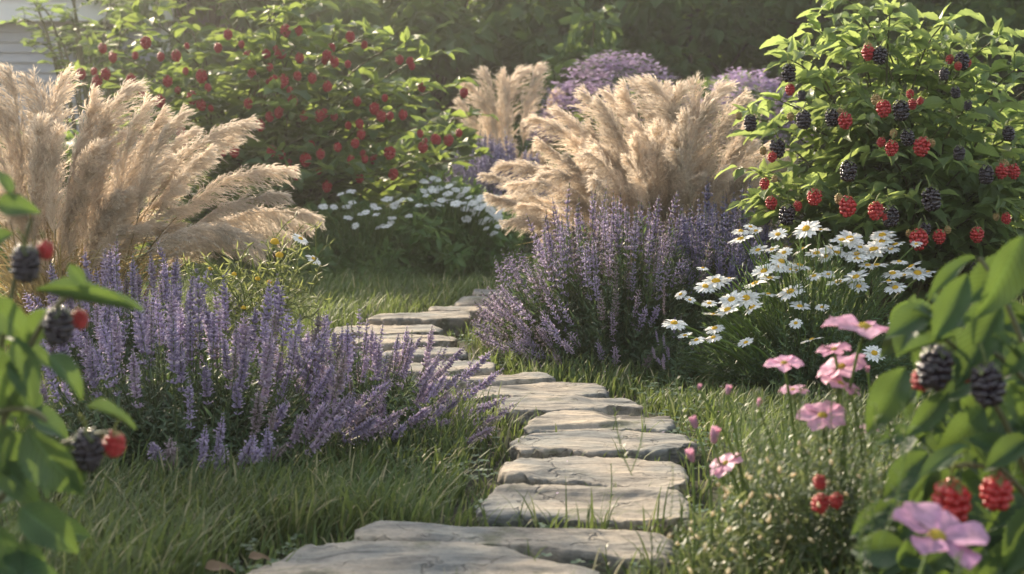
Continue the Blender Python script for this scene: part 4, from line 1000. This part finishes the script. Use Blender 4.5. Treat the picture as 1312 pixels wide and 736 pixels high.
near_bush('near_bramble', 'blurred bramble spray at the left edge holding black and red berries', -60, 2.3,
    [(-5, 262, 48, 268, 2.3, 1.1, .8), (18, 300, -30, 320, 2.35), (45, 372, 180, 408, 2.3, .5, .1), (88, 338, 112, 372, 2.3, 1.1, .8), (-15, 380, 40, 440, 2.3), (60, 455, 110, 505, 2.25, .9, .5),
     (20, 430, 45, 520, 2.3, 1.0, .9), (-20, 430, 15, 545, 2.28, 1.0, .8), (110, 522, 175, 538, 2.3, .7, .3), (35, 548, 100, 640, 2.25, 1.1, .8), (5, 560, 55, 590, 2.35), (95, 560, 108, 636, 2.3, .8, .9),
     (25, 650, 100, 705, 2.25, 1.1, .7), (-10, 670, 25, 735, 2.3), (0, 590, 50, 650, 2.3), (-20, 540, 30, 620, 2.28), (30, 690, 50, 760, 2.3), (0, 385, -30, 420, 2.3), (15, 250, 0, 215, 2.32, .9, .6), (60, 395, 30, 450, 2.36), (-10, 720, 90, 760, 2.3)],
    [(33, 338, 37, False, 0), (58, 322, 22, True, .03), (76, 416, 35, False, 0), (102, 410, 22, True, .04), (112, 577, 42, False, 0), (146, 571, 28, True, .02)],
    [[(-60, 900, .1), (-20, 480, .05), (40, 280, .0)], [(-40, 800, .1), (0, 420, 0), (95, 375, .0)], [(-60, 760, .05), (10, 560, 0), (140, 555, .0)], [(-50, 900, .1), (20, 700, 0), (60, 640, 0)], [(-60, 560, .05), (20, 500, 0), (60, 540, 0)]],
    50, (-70, 50, 370, 740))
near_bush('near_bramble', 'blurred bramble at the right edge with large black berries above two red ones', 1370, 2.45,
    [(1310, 300, 1262, 410, 2.35, 1.0, .9), (1330, 310, 1290, 385, 2.4, 1.1, .9), (1240, 350, 1195, 440, 2.4, 1.0, .8), (1285, 385, 1225, 500, 2.45, .9, .8), (1225, 430, 1150, 462, 2.4, .55, .3), (1160, 470, 1110, 560, 2.4, 1.0, .7),
     (1215, 500, 1160, 560, 2.5), (1290, 490, 1330, 560, 2.5), (1260, 520, 1205, 590, 2.5, 1.1, .9), (1245, 575, 1165, 600, 2.4, .7, .3), (1300, 580, 1240, 560, 2.45), (1230, 600, 1180, 660, 2.5), (1320, 560, 1260, 600, 2.4), (1330, 440, 1280, 480, 2.4),
     (1310, 520, 1350, 600, 2.4), (1250, 330, 1180, 372, 2.5, .6, .5), (1300, 330, 1230, 390, 2.55), (1240, 560, 1290, 620, 2.5), (1330, 640, 1290, 740, 2.45), (1240, 680, 1170, 740, 2.55), (1310, 690, 1250, 760, 2.5), (1190, 580, 1130, 640, 2.5), (1150, 640, 1090, 690, 2.55), (1270, 430, 1325, 455, 2.4, .6, .4), (1320, 365, 1345, 420, 2.4)],
    [(1202, 471, 46, False, 0), (1262, 492, 43, False, -.05), (1236, 480, 24, True, .06), (1182, 488, 26, True, .07), (1217, 645, 47, True, 0), (1276, 634, 42, True, -.03), (1211, 398, 20, True, .15)],
    [[(1400, 950, .1), (1330, 520, .05), (1200, 425, .0)], [(1400, 900, .1), (1350, 450, 0), (1255, 330, .1)], [(1420, 850, .05), (1330, 560, 0), (1215, 600, .0)], [(1400, 800, .1), (1340, 640, 0), (1270, 590, 0)], [(1420, 700, .05), (1350, 480, 0), (1250, 440, 0)]],
    210, (1150, 1370, 380, 790))

# cosmos
def cosmos_tpl(n=8):
    B = Buf(); a = np.arange(n) * 2 * np.pi / n + U_(-.1, .1, n)
    pt = leaf_tpl(4, 6, .37, .12, .12, pw=1.7, tipp=.5, wav=.12)
    d = np.stack([np.cos(a), np.sin(a), U_(-.05, .18, n)], -1)
    B.inst(pt, frames(d, np.array([0, 0, 1.]) + rng.normal(size=(n, 3)) * .2, U_(.44, .52, n)), d * [.05, .05, 0], U_(0, 1, n))
    return B.tpl()
CZ = [cosmos_tpl(8), cosmos_tpl(8), cosmos_tpl(7)]
def broad_tpl():
    B = Buf(); n = 6; a = np.arange(n) * 2 * np.pi / n + U_(-.12, .12, n)
    pt = leaf_tpl(4, 8, .44, .14, .05, pw=1.6, tipp=.5, wav=.1)
    d = np.stack([np.cos(a), np.sin(a), U_(.05, .35, n)], -1)
    B.inst(pt, frames(d, np.array([0, 0, 1.]) + rng.normal(size=(n, 3)) * .12, U_(.44, .52, n)), d * [.05, .05, 0], U_(0, 1, n))
    return B.tpl()
CZp = mesh_lib('flower', CZ, [M_pink]); CZm = mesh_lib('flower', [broad_tpl() for _ in range(3)], [M_pinkdark])
BUD = Buf(); octa(BUD, np.array([[0, 0, .4]]), np.array([[0, 0, 1.]]), .1, .1, [.5]); 
def bud_tpl():
    B = Buf(); K = 14; a = np.arange(K) * 2.4; r = .25
    d = np.stack([np.cos(a) * .55, np.sin(a) * .55, 0 * a + 1], -1)
    B.inst(leaf_tpl(2, 4, .22, .3, -.35), frames(d, np.stack([-np.cos(a), -np.sin(a), 0 * a + .2], -1), np.full(K, 1.0)), np.stack([np.cos(a) * .12, np.sin(a) * .12, 0 * a], -1), U_(0, 1, K))
    K = 7; a = np.arange(K) * .9; d = np.stack([np.cos(a) * .9, np.sin(a) * .9, 0 * a + .8], -1)
    B.inst(leaf_tpl(2, 4, .2, .3, -.3), frames(d, np.stack([-np.cos(a), -np.sin(a), 0 * a + .2], -1), np.full(K, .5)), np.zeros((K, 3)), U_(0, 1, K), 1)
    return B.tpl()
BDm = build_mesh('bud', bud_tpl(), [M_pink, M_gstem])
DGm = build_mesh('flower_disc', dome_tpl(), [plain_mat('cosmos_disc', (.38, .26, .03), (.62, .50, .08), .8, 150, .5)])
FEATHER = [sprig_tpl(40, .10, LF_nar, b=b, spread=1.1) for b in (.05, .1)]
def cosmos(label, rootpx, d, fls, buds, sprigs, mesh):
    root = P(rootpx, 500, d); root[2] = 0
    o = thing('cosmos_plant', label, 'cosmos', root, 'pink cosmos plants at lower right'); fo = Buf()
    for (x, y, wpx, nv, dd) in fls:
        p = P(x, y, d + dd); s = wpx * (d + dd) / F
        f = link('flower', mesh[rng.integers(0, 3)], o, flower_matrix(p, s, nv, o.location)); link('flower_disc', DGm, f, Matrix.Scale(.72, 4))
        b0 = root + [U_(-.08, .08), U_(-.08, .08), 0]; tubes(fo, bez(b0, (b0 + p) / 2 + [U_(-.05, .05), 0, .1], p - nrm(np.array(nv)) * .004, 9), .0035, [.6], 5, mat=1)
    for (x, y, wpx, dd) in buds:
        p = P(x, y, d + dd); s = wpx * (d + dd) / F * .9
        link('bud', BDm, o, flower_matrix(p, s, (U_(-.4, .2), U_(-.2, .2), 1), o.location))
        b0 = root + [U_(-.08, .08), U_(-.08, .08), 0]; tubes(fo, bez(b0, (b0 + p) / 2 + [U_(.0, .1), 0, .0], p, 9), .003, [.7], 5, mat=1)
    for t in FEATHER:
        m = sprigs; Rs = []; Ts = []
        for i in range(m):
            q = rng.random(); e = P(rootpx + U_(-150, 130), U_(485, 760), d + U_(-.2, .6)); b0 = e + [U_(-.05, .05), U_(-.05, .05), -U_(.12, .25)]
            R, T = npM(chordM(b0, e, (0, 0, 1), (0, 0, 0), 1.2)); Rs.append(R); Ts.append(T)
        fo.inst(t, np.array(Rs), np.array(Ts), U_(0, 1, m))
    part('foliage', fo, [M_tiny, M_gstem], o)
cosmos('tall pink cosmos group in front of the daisies, several open blooms stacked above each other', 1070, 3.1,
    [(1108, 421, 104, (.12, -.05, 1), -.1), (1069, 448, 42, (-.2, -.3, 1), 0), (1005, 466, 50, (-.1, -.2, 1), 0), (1078, 471, 66, (-.45, -.15, 1), 0), (1076, 492, 56, (.35, -.1, 1), -.05), (1016, 500, 38, (-.1, -.1, 1), .1), (1054, 533, 66, (-.1, -.4, 1), -.1), (1112, 550, 28, (0, -.3, 1), .2)],
    [(972, 522, 13, 0), (1112, 478, 10, .1)], 120, CZp)
cosmos('pink cosmos buds and one half open bloom beside the stone slabs', 925, 3.2,
    [(930, 594, 46, (-.6, -.3, 1), 0)], [(932, 506, 14, 0), (914, 568, 24, 0), (892, 549, 18, 0), (888, 592, 20, 0), (896, 500, 9, 0)], 16, CZp)
cosmos('single large mauve cosmos bloom nearest the lens at lower right', 1215, 2.3,
    [(1200, 688, 122, (.22, -.38, 1), 0)], [], 10, CZm)
# cream-dotted weed
root = P(1010, 500, 3.0); root[2] = 0
o = thing('bushy_weed', 'bushy low plant dotted with tiny cream specks standing for glints and a few red berries at lower right', 'plant', root)
fo = Buf(); small = sprig_tpl(22, .15, leaf_tpl(2, 3, .17, .2, .2), b=.06, spread=1.0); Rs = []; Ts = []
for i in range(560):
    x = rng.normal(1045, 82); y = U_(545 + abs(x - 1050) * .75, 800); e = P(x, y, 3.3 + U_(-.35, .35)); b0 = e + [U_(-.1, .1), U_(-.05, .05), -U_(.14, .3)]
    R, T = npM(chordM(b0, e, (0, 0, 1), (0, 0, 0), 1.0)); Rs.append(R); Ts.append(T)
fo.inst(small, np.array(Rs), np.array(Ts), U_(0, 1, len(Rs)))
K = 40; e = np.array(Ts)[rng.integers(0, len(Ts), K)]; tubes(fo, bez(np.repeat(root[None], K, 0), (root + e) / 2, e, 6), .003, U_(0, 1, K), 4, mat=1)
part('foliage', fo, [M_tiny, M_gstem], o)
cb2 = Buf(); K = 85; x = rng.normal(985, 85, K); y = U_(560, 740, K); k = y > 560 + np.abs(x - 1040) * .5; x, y = x[k], y[k]; K = len(x)
pp = np.array([P(a, b, 2.85 + U_(-.2, .25)) for a, b in zip(x, y)]); octa(cb2, pp, rng.normal(size=(K, 3)) + [0, 0, 1], U_(.006, .012, K), U_(.003, .005, K), U_(0, 1, K))
part('glint_specks', cb2, [M_cream], o, kind='stuff')  # pale solid specks imitate blurred bright glints among the leaves
for (x, y, s) in [(1053, 646, 22), (1049, 618, 16), (1073, 642, 17)]: berry(o, x, y, 2.8, s, ME_redn)

# a few fallen dry leaves by the nearest slab
for i, (x, y, lab) in enumerate([(262, 730, 'curled brown dead leaf lying in the grass left of the widest slab'), (318, 716, 'smaller dry leaf at the corner of the widest slab')]):
    p = G(x, y, .07); b = Buf(); b.inst(LF_near[1], frames(np.array([[1, .3, .2]]), np.array([[0, -.4, 1.]]), np.array([.065 - .015 * i])), np.zeros((1, 3)), [.5])
    q = link('dead_leaf', build_mesh('dead_leaf', b, [M_dead])); q.location = p; q['label'] = lab; q['category'] = 'leaf'

grass()
def litter():
    B = Buf(); n = 5200; d = U_(3.2, 7.5, n); x = U_(-1.6, 1.3, n); cl = np.array([noise.noise(Vector((a * 2.3, b * 2.3, 5))) for a, b in zip(x, d)])
    k = (cl > .12) & ~in_stones(x, d, -.02); x, d = x[k], d[k]; n = len(x); z = U_(.015, .06, n)
    for q in range(3):
        a = U_(0, 6.28, n) * 0 + q * 2.1 + x * 50
        dr = np.stack([np.cos(a), np.sin(a), U_(.0, .3, n)], -1)
        B.inst(leaf_tpl(2, 3, .42, .1, .1, pw=1.3), frames(dr, np.array([0, 0, 1.]) + rng.normal(0, .2, (n, 3)), U_(.014, .026, n)), np.stack([x, d, z], -1), U_(0, 1, n))
    o = link('ground_cover', build_mesh('ground_cover', B, [M_dleaf]), kind='stuff', label='low clover leaves growing among the grass blades'); o['category'] = 'clover'
    B = Buf(); n = 150; d = U_(3.5, 7.6, n); x = U_(-1.5, 1.0, n)
    on = in_stones(x, d, -.1); z = np.where(on, .068, .05) ; k = ~on | (rng.random(n) < .5); x, d, z = x[k], d[k], z[k]; n = len(x)
    B.inst(LF_tree, frames(np.stack([U_(-1, 1, n), U_(-1, 1, n), 0 * x], -1), np.array([0, 0, 1.]) + rng.normal(0, .25, (n, 3)), U_(.008, .018, n)), np.stack([x, d, z], -1), U_(0, 1, n), 0)
    B.m = [rng.integers(0, 2, len(m_)) for m_ in B.m]
    o = link('fallen_petal_litter', build_mesh('fallen_petal_litter', B, [M_lavpale, M_dead]), kind='stuff', label='tiny fallen petals and crumbs of dry leaf on grass and slabs'); o['category'] = 'litter'
litter()

# ------------------------------------------------------------------ evening haze in the air
def haze():
    m, nt, out = new_mat('haze'); pv = N(nt, 'ShaderNodeVolumePrincipled'); pv.inputs['Color'].default_value = (.98, .97, .93, 1)
    pv.inputs['Density'].default_value = HAZE; pv.inputs['Anisotropy'].default_value = .72; nt.links.new(pv.outputs[0], out.inputs['Volume'])
    B = Buf(); V = np.array([(x, y, z) for z in (-1.6, 9.5) for y in (-320, 920) for x in (-620, 620)], float)
    B.add(V, [(0, 2, 3, 1), (4, 5, 7, 6), (0, 1, 5, 4), (2, 6, 7, 3), (0, 4, 6, 2), (1, 3, 7, 5)], np.tile([.5, .5, .5, 1], (8, 1)))
    o = link('haze', build_mesh('haze', B, [m], False), kind='stuff', label='pale warm evening haze filling the garden air'); o['category'] = 'haze'
haze()

# ------------------------------------------------------------------ bring the authoring units to metres
for ob in list(scn.objects):
    if ob.parent is None and ob.type in ('MESH', 'EMPTY'):
        ob.location = ob.location * U; ob.scale = ob.scale * U
